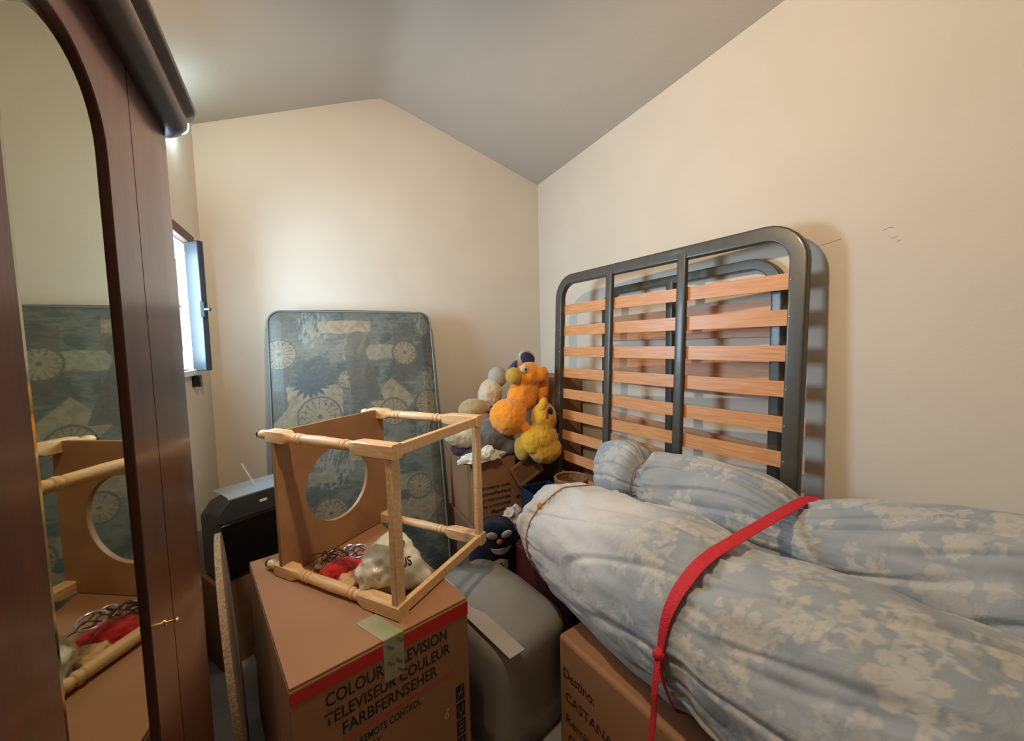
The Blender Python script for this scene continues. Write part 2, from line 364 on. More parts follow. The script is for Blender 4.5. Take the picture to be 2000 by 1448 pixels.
b = MB(); b.box((-0.035, 0.049, 0.0), (0.004, 0.50, 0.118)); b.build('plinth', M_ward, wd, bevel=0.004)
# right hand stile with rounded outer corner
b = MB(); rings = []
prof = [(0.502, -0.034), (0.502, 0.0), (0.62, 0.0)]+[(0.70+0.016*math.sin(a), -0.016+0.016*math.cos(a)) for a in [PI*k/16 for k in range(9)]]+[(0.716, -0.034)]
for z in (0.0, 1.96): rings.append([(x, y, z) for y, x in prof])
b.loft(rings).build('corner_stile', M_ward, wd, angle=50)
# cornice: moulding profile swept along the front and turned round the far end
cprof = [(0.0, 1.945), (0.008, 1.942), (0.018, 1.944), (0.030, 1.950), (0.038, 1.960), (0.039, 1.969), (0.034, 1.977), (0.041, 1.983), (0.050, 1.986), (0.053, 1.992), (0.050, 1.999), (0.0, 2.002)]
b = MB(); rings = []
path = [(0.0, -1.2, 1.0, 0.0), (0.0, WY1-0.03, 1.0, 0.0)]+[(-0.03+0.03*math.cos(a), WY1-0.03+0.03*math.sin(a), math.cos(a), math.sin(a)) for a in [PI/2*k/8 for k in range(1, 9)]]+[(-0.33, WY1, 0.0, 1.0)]
for px, py, nx_, ny_ in path:
    rings.append([(px+nx_*p, py+ny_*p, z) for p, z in cprof]+[(px-0.02*nx_, py-0.02*ny_, 2.002), (px-0.02*nx_, py-0.02*ny_, 1.945)])
b.loft(rings).build('cornice', M_darkwood, wd, angle=50)
b = MB(); b.box((-0.32, -1.19, 1.961), (-0.021, WY1-0.021, 1.995)); b.build('top_board', M_darkwood, wd)
kb = MB(); kb.tube([(0.0, 0.458, 1.10), (0.011, 0.458, 1.10)], 0.0016, side=(0, 0, 1)); kb.ell((0.014, 0.458, 1.10), (0.0035, 0.0055, 0.0035)); kb.tube([(-0.002, 0.458, 1.10), (0.0015, 0.458, 1.10)], 0.005, side=(0, 0, 1)); kb.build('key', M_brass, door)

# ------------------------------------------------------------------ bed bases against the right wall
def roundrect(w_, h_, r, n=8, z0=0.0):
    pts = []
    for cx, cz, a0 in ((w_-r, z0+r, -PI/2), (w_-r, h_-r, 0), (r, h_-r, PI/2), (r, z0+r, PI)):
        for i in range(n+1): a = a0+PI/2*i/n; pts.append((0, cx+r*math.cos(a), cz+r*math.sin(a)))
    return pts
def bed_base(name, label, loc, rz, ry, W_, H_, bars, slats, msl, tw, pieces):
    t = thing(name, label, 'bed base', loc, rz=rz, ry=ry, group=None)
    b = MB(); b.tube(roundrect(W_, H_, 0.12, z0=0.03), 0.020, tw/2, seg=24, sq=0.78, side=(1, 0, 0), closed=True); b.build('outer_frame', M_frame, t, angle=60)
    for y in bars:
        b = MB(); b.tube([(-0.012, y, 0.04), (-0.012, y, H_-0.008)], 0.014, 0.024, seg=20, sq=0.55, side=(1, 0, 0)); b.build('support_bar', M_frame, t, angle=60)
    for (z, h) in slats:
        b = MB(); N_ = 24; rings = []
        for i in range(N_+1):
            y = 0.008+(W_-0.016)*i/N_; bow = 0.018-0.014*(1-(2*i/N_-1)**2)-0.012
            rings.append([(bow+0.006, y, z-h/2), (bow+0.006, y, z+h/2), (bow+0.014, y, z+h/2), (bow+0.014, y, z-h/2)])
        s = b.loft(rings).build('slat', msl, t, angle=30)
    if pieces:
        for (z, h) in slats:
            for y in (0.020, W_-0.020): b = MB(); b.ell((-0.020, y, z), (0.003, 0.004, 0.004), 8, 6); b.build('rivet', M_silver, t)
    return t
# local y runs from near (0) to far (W)
nx, ny, fx, fy = 1.545, 0.835, 1.383, 2.20
ang = math.atan2(fy-ny, fx-nx)-PI/2
Wf = math.hypot(fx-nx, fy-ny)
bed_base('bed_base', 'large grey metal slatted bed base with two bars, front one leaning on right wall', (nx, ny, 0.0), ang, math.atan(0.04), Wf, 1.925,
         (Wf*0.345, Wf*0.675), [(1.735-0.1385*k, 0.062) for k in range(12)], M_slat, 0.060, True)
bed_base('bed_base', 'smaller grey metal bed base half hidden between big slatted base and right wall', (1.688, 0.96, 0.0), 0.0, math.atan(0.004), 1.075, 1.835,
         (0.54,), [(1.655, 0.045), (1.545, 0.045), (1.34, 0.15), (1.035, 0.05), (0.885, 0.05), (0.74, 0.10), (0.60, 0.055), (0.46, 0.055), (0.30, 0.055)], M_slat2, 0.045, False)

# ------------------------------------------------------------------ mattress in the back, printed cover under clear plastic
def mattress():
    t = thing('mattress', 'single mattress with blue grey map and compass print leaning on back wall', 'mattress', (-0.292, 2.45, 0.02), rx=-math.atan2(0.33, 1.755))
    Wm, Hm, T = 1.02, 1.786, 0.11
    NX, NZ = 250, 430
    def pos(i, j, front):
        a = -1+2*i/NX; c = -1+2*j/NZ
        # rounded rectangle
        x = a*Wm/2; z = c*Hm/2; r = 0.085
        ex = max(0, abs(x)-(Wm/2-r)); ez = max(0, abs(z)-(Hm/2-r)); l = math.hypot(ex, ez); mx = max(ex, ez)
        if l > 1e-9:
            k = mx/l; x = math.copysign(abs(x)-ex+ex*k, x) if ex else x; z = math.copysign(abs(z)-ez+ez*k, z) if ez else z
        edge = 1-mx/r
        y = T/2*(min(1, max(0, edge)))**0.32 if edge < 1 else T/2
        wv = 0.006*noise.noise(Vector((x*3, z*3, 2)))+0.002*noise.noise(Vector((x*14, z*9, 5)))
        y = y+(wv if edge > 0.02 else 0)
        sag = 0.012*(x/(Wm/2))**2*(1 if z > 0 else 0.3)
        return Vector((Wm/2+x, (-y if front else y)+T/2, Hm/2+z-sag*(0.5+0.5*c)))
    v = []; f = []
    for j in range(NZ+1):
        for i in range(NX+1): v.append(tuple(pos(i, j, True)))
    for j in range(NZ):
        for i in range(NX): k = j*(NX+1)+i; f.append((k, k+1, k+NX+2, k+NX+1))
    # coarse back
    k0 = len(v); bx, bz = 25, 43
    for j in range(bz+1):
        for i in range(bx+1): v.append(tuple(pos(i*10, j*10, False)))
    for j in range(bz):
        for i in range(bx): k = k0+j*(bx+1)+i; f.append((k, k+bx+1, k+bx+2, k+1))
    me = bpy.data.meshes.new('printed_cover'); me.from_pydata(v, [], f); me.update()
    for p in me.polygons: p.use_smooth = True
    D = Vector((0.076, 0.092, 0.082)); D2 = Vector((0.140, 0.150, 0.128)); C = Vector((0.235, 0.20, 0.13)); C2 = Vector((0.20, 0.20, 0.14)); G = Vector((0.135, 0.133, 0.108)); K = Vector((0.055, 0.066, 0.066))
    def fb(x, y, s, o=0): return noise.fractal(Vector((x*s, y*s, o)), 0.7, 2.1, 4)
    def circ(u, w_, cx, cy, r, c, amt=1.0):
        d = math.hypot(u-cx, w_-cy); th = math.atan2(w_-cy, u-cx)
        if d > r: return c
        q = C.copy()
        if abs(d-r*0.93) < 0.006 or (0.35*r < d < 0.85*r and abs(math.sin(th*8)) < 0.28) or d < 0.12*r or (0.58*r < d < 0.80*r and noise.noise(Vector((th*6, d*90, cx))) > 0.25): q = G*0.8
        return c.lerp(q, amt)
    def col(u, w_):        # u from left, w_ down from the top (metres)
        nn = fb(u, w_, 6, 1); st = fb(u*1.0, w_*6, 9, 3)
        c = D.lerp(D2, min(1, max(0, 0.45+1.5*nn+0.9*st+0.5*fb(u*4, w_*14, 11, 6))))
        # vertical plain bands
        if 0.44 < u < 0.60 and w_ < 0.62: c = c.lerp(G, 0.9)
        if u < 0.19 and w_ < 0.66: c = c.lerp(G*0.85, 0.8 if u < 0.13 else 0.45)
        if 0.74 < u < 0.87 and 0.12 < w_ < 0.5: c = c.lerp(G*0.7, 0.6)
        # tassels of sketchy white grass
        for (cx, cy, sx, sy) in ((0.25, 0.13, 0.09, 0.13), (0.94, 0.10, 0.05, 0.10), (0.96, 0.50, 0.05, 0.10), (0.32, 0.98, 0.13, 0.16), (0.90, 0.80, 0.08, 0.12), (0.62, 1.35, 0.15, 0.12), (0.2, 1.5, 0.1, 0.12)):
            e = 1-((u-cx)/sx)**2-((w_-cy)/sy)**2
            if e > 0 and noise.noise(Vector((u*90+w_*14, w_*22, cx))) > 0.12-0.2*e: c = c.lerp(Vector((0.24, 0.25, 0.21)), 0.6)
        for (x0, x1, y0, y1, cc) in ((0.29, 0.60, 0.085, 0.165, C), (0.42, 0.76, 0.25, 0.345, C2*1.1), (0.10, 0.40, 0.50, 0.75, C), (0.0, 0.34, 1.02, 1.10, C2), (0.42, 0.7, 0.86, 0.99, C*0.9), (0.36, 0.80, 1.28, 1.40, C2), (0.70, 0.86, 1.12, 1.22, C2)):
            wob = 0.012*fb(u, w_, 14, x0*9)
            if x0+wob < u < x1+wob and y0+wob < w_ < y1+wob: c = cc*(1+0.25*fb(u, w_, 25, 7))
        for (cx, cy, r) in ((0.71, 0.625, 0.155), (0.10, 0.76, 0.14), (0.86, 1.32, 0.14), (0.40, 1.62, 0.16)):     # rotated squares
            if abs(u-cx)*1.05+abs(w_-cy) < r: c = C*(1+0.2*fb(u, w_, 25, 9))
        # sun with rays
        d = math.hypot(u-0.225, (w_-0.475)*1.05); th = math.atan2(w_-0.475, u-0.225)
        if d < 0.065+0.05*abs(((th/(2*PI)*16) % 1)-0.5)*2: c = K*1.3
        for (cx, cy, r) in ((0.065, 0.29, 0.10), (0.81, 0.305, 0.088), (0.44, 0.47, 0.065), (0.71, 0.70, 0.095), (0.27, 0.69, 0.13), (0.95, 0.66, 0.10), (0.84, 1.21, 0.085), (0.30, 1.28, 0.10), (0.62, 1.02, 0.08), (0.60, 1.60, 0.1), (0.12, 1.62, 0.09)):
            c = circ(u, w_, cx, cy, r, c)
        # plain band with a round head
        if math.hypot(u-0.515, w_-0.225) < 0.07 or (0.43+0.10*max(0, w_-0.30) < u < 0.56+0.3*max(0, w_-0.3) and 0.25 < w_ < 0.62): c = c.lerp(G*0.72, 0.9)
        return c*(1+0.16*fb(u, w_*2, 40, 4))
    ca = me.color_attributes.new('print', 'FLOAT_COLOR', 'POINT'); data = []
    for j in range(NZ+1):
        w_ = Hm*(1-j/NZ)
        for i in range(NX+1):
            c = col(Wm*i/NX, w_); data += [max(0, c.x), max(0, c.y), max(0, c.z), 1]
    for _ in range((bx+1)*(bz+1)): data += [D2.x, D2.y, D2.z, 1]
    ca.data.foreach_set('color', data)
    m, nt, bs = new_mat('printed_mattress_cover'); at = nt.nodes.new('ShaderNodeAttribute'); at.attribute_name = 'print'
    nt.links.new(at.outputs['Color'], bs.inputs['Base Color']); bs.inputs['Roughness'].default_value = 0.75
    bs.inputs['Coat Weight'].default_value = 0.2; bs.inputs['Coat Roughness'].default_value = 0.3
    tc = nt.nodes.new('ShaderNodeTexCoord'); nz = nt.nodes.new('ShaderNodeTexNoise'); nz.inputs['Scale'].default_value = 7; nz.inputs['Detail'].default_value = 5; nz.inputs['Distortion'].default_value = 1.2
    bp = nt.nodes.new('ShaderNodeBump'); bp.inputs['Strength'].default_value = 0.25; bp.inputs['Distance'].default_value = 0.02
    nt.links.new(tc.outputs['Object'], nz.inputs['Vector']); nt.links.new(nz.outputs['Fac'], bp.inputs['Height']); nt.links.new(bp.outputs[0], bs.inputs['Coat Normal'])
    me.materials.append(m)
    o = bpy.data.objects.new('printed_cover', me); COL.objects.link(o); o.parent = t
    # piping round the front edge
    pts = []; r = 0.085
    for cx, cz, a0 in ((Wm-r, r, -PI/2), (Wm-r, Hm-r-0.008, 0), (r, Hm-r-0.008, PI/2), (r, r, PI)):
        for i in range(9): a = a0+PI/2*i/8; pts.append((cx+(r-0.012)*math.cos(a), 0.018, cz+(r-0.012)*math.sin(a)))
    b = MB(); b.tube(pts, 0.005, seg=8, side=(0, 1, 0), closed=True); b.build('piping', M_piping, t)
mattress()

# ------------------------------------------------------------------ television carton
def carton(name, label, loc, rz, w_, d_, h_, m, bev=0.004, cat='box'):
    t = thing(name, label, cat, loc, rz)
    b = MB(); b.box((0, 0, 0), (w_, d_, h_-0.004)); b.build('carton_body', m, t, bevel=bev, seg=3)
    return t
tvw, tvd, tvh = 0.537, 0.78, 0.66
tb = carton('television_box', 'big cardboard television carton with red band under the upturned table', (-0.117, 1.084, 0), math.atan2(0.24, 0.971), tvw, tvd, tvh-0.004, M_cardpink)
b = MB(); b.box((0.002, 0.002, tvh-0.0095), (tvw/2-0.001, tvd-0.002, tvh)); b.build('top_flap', M_cardpink, tb, bevel=0.002)
b = MB(); b.box((tvw/2+0.001, 0.002, tvh-0.0095), (tvw-0.002, tvd-0.002, tvh)); b.build('top_flap', M_cardpink, tb, bevel=0.002)
fy_ = -0.0006
quad('red_band', [(0.0, fy_, 0.612), (tvw, fy_, 0.603), (tvw, fy_, 0.648), (0.0, fy_, 0.645)], M_redprint, tb)
X3, Z3 = (1, 0, 0), (0, 0, 1)
def tl(s, x, z, wd_, sz, m=M_ink, bold=0.012, slope=0.0, nm='printed_text'):
    return text(nm, s, m, tb, (x, fy_, z), (1, 0, slope), (-slope, 0, 1), sz, wd_, bold)
tl('COLOUR TELEVISION', 0.083, 0.558, 0.37, 0.052)
tl('TELEVISEUR COULEUR', 0.078, 0.505, 0.385, 0.050)
tl('FARBFERNSEHER', 0.122, 0.455, 0.292, 0.050)
quad('red_line', [(0.09, fy_, 0.432), (0.475, fy_, 0.432), (0.475, fy_, 0.437), (0.09, fy_, 0.437)], M_redprint, tb)
tl('INFRARED REMOTE CONTROL', 0.06, 0.394, 0.295, 0.031)
tl('DIGITAL DISPLAY', 0.07, 0.360, 0.155, 0.031)
for k in range(4):
    z = 0.315-0.062*k
    quad('pictogram', [(0.480, fy_, z), (0.514, fy_, z), (0.514, fy_, z+0.054), (0.480, fy_, z+0.054)], M_ink, tb)
zz = fy_-0.0006
def mark(pts, z):
    b = MB()
    for p in pts: b.tube([(0.480+q[0]*0.034, zz, z+q[1]*0.054) for q in p], 0.0008, seg=6, side=(0, 1, 0))
    b.build('pictogram_drawing', M_cardpink, tb)
mark([[(.2,.1),(.8,.9)], [(.25,.5),(.75,.5),(.75,.15)]], 0.315)
mark([[(.25,.85),(.25,.5),(.4,.3),(.6,.3),(.75,.5),(.75,.85)], [(.5,.3),(.5,.1)]], 0.253)
mark([[(.3,.2),(.3,.8),(.7,.8),(.7,.5),(.3,.5)], [(.3,.2),(.75,.2)]], 0.191)
mark([[(.2,.2),(.8,.2)], [(.3,.4),(.7,.8)]], 0.129)
text('printed_text', 'ON', mat('white_print', (0.7, 0.6, 0.45), 0.5), tb, (0.448, zz, 0.285), (0.2, 0, 1), (-1, 0, 0.2), 0.02, None, 0.01)
# packing tape over the front edge
tp = bpy.data.objects.new('packing_tape', None); COL.objects.link(tp); tp.parent = tb
b = MB(); x0, x1 = 0.243, 0.306
prof = [(0.13, tvh+0.0012), (0.0, tvh+0.0012), (-0.0012, tvh-0.001), (-0.0022, tvh-0.06), (-0.0014, 0.53)]
b.loft([[(x0-0.035*max(0, y)/0.13, y, z), (x1-0.035*max(0, y)/0.13, y, z), (x1-0.035*max(0, y)/0.13, y+0.0004, z-0.0008), (x0-0.035*max(0, y)/0.13, y+0.0004, z-0.0008)] for y, z in prof], cap=True).build('tape_strip', M_tape, tp, smooth=False)
for (x, z, a) in ((0.262, 0.628, -0.6), (0.292, 0.64, -0.7), (0.262, 0.578, -0.6), (0.288, 0.575, -0.7), (0.292, 0.543, -0.6)):
    s_ = text('tape_print', 'TNA', M_tapeink, tp, (x-0.012, -0.0026, z+0.006), (math.cos(a), 0, math.sin(a)), (-math.sin(a), 0, math.cos(a)), 0.014, None, 0.01)

# ------------------------------------------------------------------ upturned table on the carton
st = thing('side_table', 'pale pine small square table lying on its side on television carton', 'table', (0.176, 1.196, 0.66), math.atan2(0.614, 0.789))
SW, SH, SL, sb = 0.545, 0.56, 0.67, 0.047
def leg(cx, cz):
    prof = [(0.0, 1, 1), (0.002, 1, 1.0), (0.155, 1, 1.0), (0.185, 0.55, 0.78), (0.190, 0, 0.60), (0.192, 0, 0.72), (0.200, 0, 0.78), (0.207, 0, 0.72), (0.209, 0, 0.62), (0.212, 0, 0.62), (0.214, 0, 0.80), (0.221, 0, 0.86), (0.228, 0, 0.80), (0.230, 0, 0.64), (0.234, 0, 0.64), (0.236, 0, 0.76), (0.241, 0, 0.78),
            (0.26, 0, 0.78), (0.33, 0, 0.86), (0.40, 0, 0.80), (0.43, 0, 0.76), (0.432, 0, 0.62), (0.435, 0, 0.62), (0.437, 0, 0.80), (0.444, 0, 0.86), (0.451, 0, 0.80), (0.453, 0, 0.62), (0.457, 0, 0.62), (0.459, 0, 0.80), (0.466, 0, 0.88), (0.473, 0, 0.80), (0.475, 0, 0.62), (0.480, 0, 0.62), (0.482, 0, 0.74),
            (0.50, 0.4, 0.80), (0.52, 1, 1.0), (0.615, 1, 1.0), (0.628, 0.4, 0.72), (0.636, 0, 0.50), (0.645, 0, 0.70), (0.66, 0, 0.76), (0.674, 0, 0.62), (0.68, 0, 0.35)]
    # resample so the ring grooves stay crisp
    rings = []
    for (y, sq, r) in prof:
        ring = []
        for j in range(32):
            th = 2*PI*(j+0.5)/32; c, d = math.cos(th), math.sin(th)
            k = 1/max(abs(c), abs(d)); q = (1-sq)+sq*min(k, 1.36)
            ring.append((cx+c*q*r*sb/2, y, cz+d*q*r*sb/2))
        rings.append(ring)
    lg = MB().loft(rings).build('leg', M_pine, st, angle=32)
    b = MB(); b.ell((cx, 0.683, cz), (0.015, 0.006, 0.015)); b.build('foot_cap', M_foot, lg)
for cx in (sb/2, SW-sb/2):
    for cz in (sb/2, SH-sb/2): leg(cx, cz)
h = sb
for (a, c) in (((h, 0.006, 0.006), (SW-h, 0.026, 0.042)), ((h, 0.006, SH-0.042), (SW-h, 0.026, SH-0.006))):
    b = MB(); b.box(a, c); b.build('rail', M_pine, st, bevel=0.002)
for x in (0.004, SW-0.044):
    b = MB(); b.box((x, 0.010, h), (x+0.040, 0.032, SH-h)); b.build('rail', M_pine, st, bevel=0.002)
# shelf panel with a round hole
b = MB(); n = 64; R = 0.158; cx, cz = SW/2, SH/2; y0, y1 = 0.565, 0.582; inner, outer = [], []
for i in range(n):
    a = 2*PI*(i+0.5)/n; c, d = math.cos(a), math.sin(a); inner.append((cx+R*c, cz+R*d)); k = min((SW/2-0.002)/max(abs(c), 1e-9), (SH/2-0.004)/max(abs(d), 1e-9)); outer.append((cx+k*c, cz+k*d))
for (ux, uz) in ((0.002, 0.004), (SW-0.002, 0.004), (SW-0.002, SH-0.004), (0.002, SH-0.004)):
    k = min(range(n), key=lambda i: (outer[i][0]-ux)**2+(outer[i][1]-uz)**2); outer[k] = (ux, uz)
v = []
for y, src in ((y0, outer), (y1, outer), (y1, inner), (y0, inner)): v += [(p[0], y, p[1]) for p in src]
f = [(i*n+j, i*n+(j+1) % n, ((i+1) % 4)*n+(j+1) % n, ((i+1) % 4)*n+j) for i in range(4) for j in range(n)]
b.add(v, f); b.build('holed_shelf', M_ply, st, angle=30, bevel=0.001)

# ------------------------------------------------------------------ things lying on the carton inside the table
def crumple(name, m, parent, c, r, amp, sc_, e1=0.9, e2=0.9, seg=72, rows=44, flat=None, seed=0.0, peaks=()):
    b = MB(); C0 = Vector(c); rings = []
    for i in range(rows+1):
        ph = -PI/2+PI*i/rows; cp_, sp = math.cos(ph), math.sin(ph); ring = []
        for j in range(seg):
            th = 2*PI*j/seg
            p = Vector((r[0]*abs(cp_)**e1*math.cos(th), r[1]*abs(cp_)**e1*math.sin(th), r[2]*math.copysign(abs(sp)**e1, sp)))
            q = p*sc_+Vector((seed, seed, seed)); k = 1+amp*(1-2*abs(noise.noise(q)))+amp*0.5*(1-2*abs(noise.noise(q*2.3)))-amp*0.6
            p = p*k
            for (dx, dy, dz, wd_) in peaks:
                dd = Vector((dx, dy, dz)); cs = max(0, p.normalized().dot(dd.normalized())) if p.length else 0
                p += dd*cs**wd_
            if flat is not None and p.z+C0.z < flat: p.z = flat-C0.z
            ring.append(C0+p)
        rings.append(ring)
    b.loft(rings); return b.build(name, m, parent, angle=180)
zb = 0.661
bag = thing('plastic_bag', 'white printed plastic carrier bag stuffed full inside the upturned table', 'bag', (0.175, 1.41, zb))
crumple('bag_body', M_bag, bag, (0, 0, 0.07), (0.098, 0.085, 0.08), 0.22, 13, flat=0.0, seed=3.1, peaks=((0.02, 0.03, 0.05, 9), (0.05, -0.02, -0.02, 10)))
text('bag_text', 'US', M_ink, bag, (0.035, -0.085, 0.10), (0.83, 0.50, -0.24), (-0.1, 0.25, 0.95), 0.045, None, 0.02)
b = MB(); b.ell((0.04, -0.045, 0.15), (0.012, 0.004, 0.03), rot=Matrix.Rotation(0.5, 3, 'Y')); b.build('leaf_print', M_bagprint, bag)
rc = crumple('red_scarf', M_redcloth, None, (0.03, 1.545, zb+0.03), (0.065, 0.045, 0.03), 0.25, 22, flat=zb, seed=8)
tag(rc, 'crumpled bright red knitted cloth beside white plastic bag on the carton', 'cloth')
rc = crumple('knitted_cloth', M_beige, None, (0.058, 1.472, zb+0.02), (0.05, 0.030, 0.024), 0.35, 26, flat=zb, seed=12)
tag(rc, 'crumpled beige knitted cloth in front of the red one on carton', 'cloth')
hg = thing('tangled_costume_chains', 'tangle of dark wire and silvery purple trinkets behind the red cloth', 'trinkets', (0.035, 1.635, zb))
b = MB(); random.seed(5)
for k in range(16):
    a = random.uniform(0, PI); L_ = random.uniform(0.05, 0.09); cx_, cy_ = random.uniform(-0.06, 0.06), random.uniform(-0.03, 0.03)
    pts = [(cx_+L_*(t-0.5)*2*math.cos(a)*0.8, cy_+L_*(t-0.5)*math.sin(a)*0.8, 0.012+0.03*math.sin(t*PI)+0.006*k/4+0.012*math.sin(5*t+k)) for t in [i/10 for i in range(11)]]
    b.tube(pts, 0.0022, seg=6)
b.build('wires', M_wirebrown, hg)
for k, (cx_, cy_, rr_) in enumerate(((0.06, -0.01, 0.035), (0.03, 0.015, 0.022), (-0.03, 0.0, 0.02))):
    b = MB(); pts = [(cx_+rr_*math.cos(a), cy_+rr_*0.8*math.sin(a), 0.045+0.012*math.sin(a)) for a in [2*PI*i/28 for i in range(28)]]; b.tube(pts, 0.0045, seg=8, side=(0, 0, 1), closed=True); b.build('ring', M_silver, hg)
b = MB(); b.ell((-0.05, 0.0, 0.018), (0.05, 0.03, 0.014)); b.build('fabric_wad', M_tan, hg)

# ------------------------------------------------------------------ grey shrouded appliance between the cartons
ga = thing('grey_plastic_hood', 'large rounded grey plastic covered appliance standing between the two cartons', 'appliance', (0.60, 1.475, 0), math.radians(16))
b = MB(); rings = []
prof = [(0.0, 0.96), (0.12, 0.985), (0.30, 1.0), (0.40, 1.0), (0.425, 0.985), (0.45, 0.94), (0.467, 0.86), (0.478, 0.70), (0.487, 0.45), (0.490, 0.15), (0.490, 0.01)]
hx_, hy_ = 0.185, 0.285
for z, k in prof:
    ring = []
    for j in range(64):
        th = 2*PI*j/64; c, d = math.cos(th), math.sin(th); e = 0.30
        x = math.copysign(abs(c)**e, c)*hx_*k; y = math.copysign(abs(d)**e, d)*hy_*k
        q = Vector((x*7, y*7, z*6)); wv = 0.010*noise.noise(q)+0.004*noise.noise(q*2.5)
        ring.append((x*(1+wv*2), y*(1+wv*2), z*(1-0.10*max(0, -y/hy_)*(z/0.515)**3)+wv*0.6))
    rings.append(ring)
b.loft(rings).build('cover', M_grey, ga, angle=180)
b = MB(); v = []
b.loft([[(-0.175+0.0*t, -0.315+0.5*t, 0.458+0.03*t), (-0.105, -0.315+0.5*t, 0.452+0.033*t), (-0.105, -0.315+0.5*t, 0.456+0.033*t), (-0.175, -0.315+0.5*t, 0.462+0.03*t)] for t in (0, 0.15, 0.3, 0.6, 1)]).build('sheet_strip', M_greytab, ga, smooth=False)

# ------------------------------------------------------------------ CRT television at left
tv = thing('television', 'old dark grey television with glossy top standing by left wall under window', 'television', (-0.47, 2.17, 0.425), math.atan2(0.5, 0.86))
b = MB(); b.loft([[(x*k, y, z*k2+zo) for x, z in ((0, 0), (0.34, 0), (0.34, 0.395), (0.05, 0.395), (0, 0.325))] for y, k, k2, zo in ((0.0, 1, 1, 0), (0.10, 1, 1, 0),(0.20, 0.9, 0.86, 0.01))]).build('cabinet', M_tvdark, tv, bevel=0.008)
b = MB(); b.loft([[(0.05, y, z), (0.34, y, z), (0.34, y, z+0.004), (0.05, y, z+0.004)] for y, z in ((-0.004, 0.388), (0.01, 0.396), (0.10, 0.398), (0.19, 0.395))]).build('top_cover', M_tvtop, tv, bevel=0.002)
b = MB(); b.box((0.015, -0.004, 0.01), (0.325, 0.001, 0.275)); b.build('screen', M_tvscreen, tv, bevel=0.003)
b = MB(); b.loft([[(0.0, y, 0.285), (0.338, y, 0.285), (0.338, y, 0.39), (0.055, y, 0.39), (0.0, y, 0.325)] for y in (-0.008, 0.001)]).build('control_band', M_tvdark, tv, bevel=0.004)
b = MB(); b.box((0.180, -0.010, 0.335), (0.215, -0.005, 0.348)); b.build('button', M_white, tv, bevel=0.002)
b = MB(); b.tube([(0.20, 0.08, 0.40), (0.155, 0.10, 0.52)], 0.0035); b.build('antenna', M_white, tv)
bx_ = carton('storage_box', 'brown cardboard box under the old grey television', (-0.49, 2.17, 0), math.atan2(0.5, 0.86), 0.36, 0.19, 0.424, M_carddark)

# round chipboard table top on edge
cb = thing('round_table_top', 'round chipboard table top standing on edge beside the wardrobe', 'table top', (-0.335, 1.735, 0.0), math.radians(11.0), ry=math.radians(-3))
b = MB(); R = 0.41
def disc(x0, x1, r): return [[(x, r*math.cos(2*PI*j/96), R+r*math.sin(2*PI*j/96)) for j in range(96)] for x in (x0, x1)]
b.loft(disc(-0.0085, 0.0085, R)).build('board', M_chip, cb, angle=30)
b = MB(); rg = [[(x, r*math.cos(2*PI*j/96), R+r*math.sin(2*PI*j/96)) for j in range(96)] for x, r in ((-0.0095, R-0.003), (-0.0095, R+0.001), (0.0095, R+0.001), (0.0095, R-0.003))]
b.loft(rg, cap=False).build('edge_band', M_chipedge, cb, angle=30)
pb = crumple('plastic_wrap', mat('grey_wrap', (0.25, 0.28, 0.32), 0.4, bump=0.3), None, (-0.24, 2.02, 0.13), (0.08, 0.1, 0.13), 0.3, 14, flat=0.001, seed=31)
tag(pb, 'crumpled grey blue plastic wrap on the floor behind television carton', 'plastic wrap')

# ------------------------------------------------------------------ microwave carton and what stands around it
mw_ = carton('microwave_box', 'cardboard microwave oven carton with printed text in the back corner', (0.80, 2.23, 0.395), math.radians(2), 0.385, 0.40, 0.405, M_card)
F = -0.0007
for k, (s, xx, ww, zz_) in enumerate((('Microwave oven', 0.03, 0.235, 0.205), ('Mikrowellenherd', 0.03, 0.235, 0.165), ('Four micro-ondes', 0.03, 0.235, 0.125), ('Forno a microonde', 0.03, 0.235, 0.085), ('Magnetron', 0.125, 0.14, 0.045))):
    text('printed_text', s, M_brownink, mw_, (xx, F, zz_), X3, Z3, 0.033, ww, 0.03)
b = MB()
for (x, z) in ((0.325, 0.105), (0.325, 0.125), (0.313, 0.115), (0.337, 0.115)): b.add([(x, F-0.0004, z-0.009), (x+0.009, F-0.0004, z), (x, F-0.0004, z+0.009), (x-0.009, F-0.0004, z)], [(0, 1, 2, 3)])
b.build('diamond_symbol', M_brownink, mw_, smooth=False)
quad('dark_print', [(0.305, F, 0.29), (0.384, F, 0.29), (0.384, F, 0.385), (0.305, F, 0.385)], M_ink, mw_)
b = MB(); b.loft([[(-0.0012, y, z), (-0.0012, y+0.06, z), (-0.0004, y+0.06, z), (-0.0004, y, z)] for y, z in ((0.02, 0.0), (0.02, 0.401))]).build('brown_tape', M_tapebrown, mw_, smooth=False)
b = MB(); b.add([(0.02, 0, 0.401), (0.36, 0, 0.401), (0.33, -0.06, 0.36), (0.05, -0.05, 0.37)], [(0, 1, 2, 3)])
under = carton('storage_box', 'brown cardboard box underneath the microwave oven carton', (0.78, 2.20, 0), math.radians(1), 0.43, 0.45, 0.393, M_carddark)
pf_ = thing('picture_frame', 'small tilted wooden picture frame beside microwave carton below the yellow toy', 'picture frame', (1.12, 2.205, 0.58), rz=math.radians(-4), ry=math.radians(-28))
b = MB()
for (a, c) in (((0, 0, 0), (0.20, 0.012, 0.02)), ((0, 0, 0.13), (0.20, 0.012, 0.15)), ((0, 0, 0.02), (0.018, 0.012, 0.13)), ((0.182, 0, 0.02), (0.20, 0.012, 0.13))): b.box(a, c)
b.build('wooden_border', M_card, pf_, bevel=0.002)
b = MB(); b.box((0.018, 0.004, 0.02), (0.182, 0.009, 0.13)); b.build('picture', M_carddark, pf_)
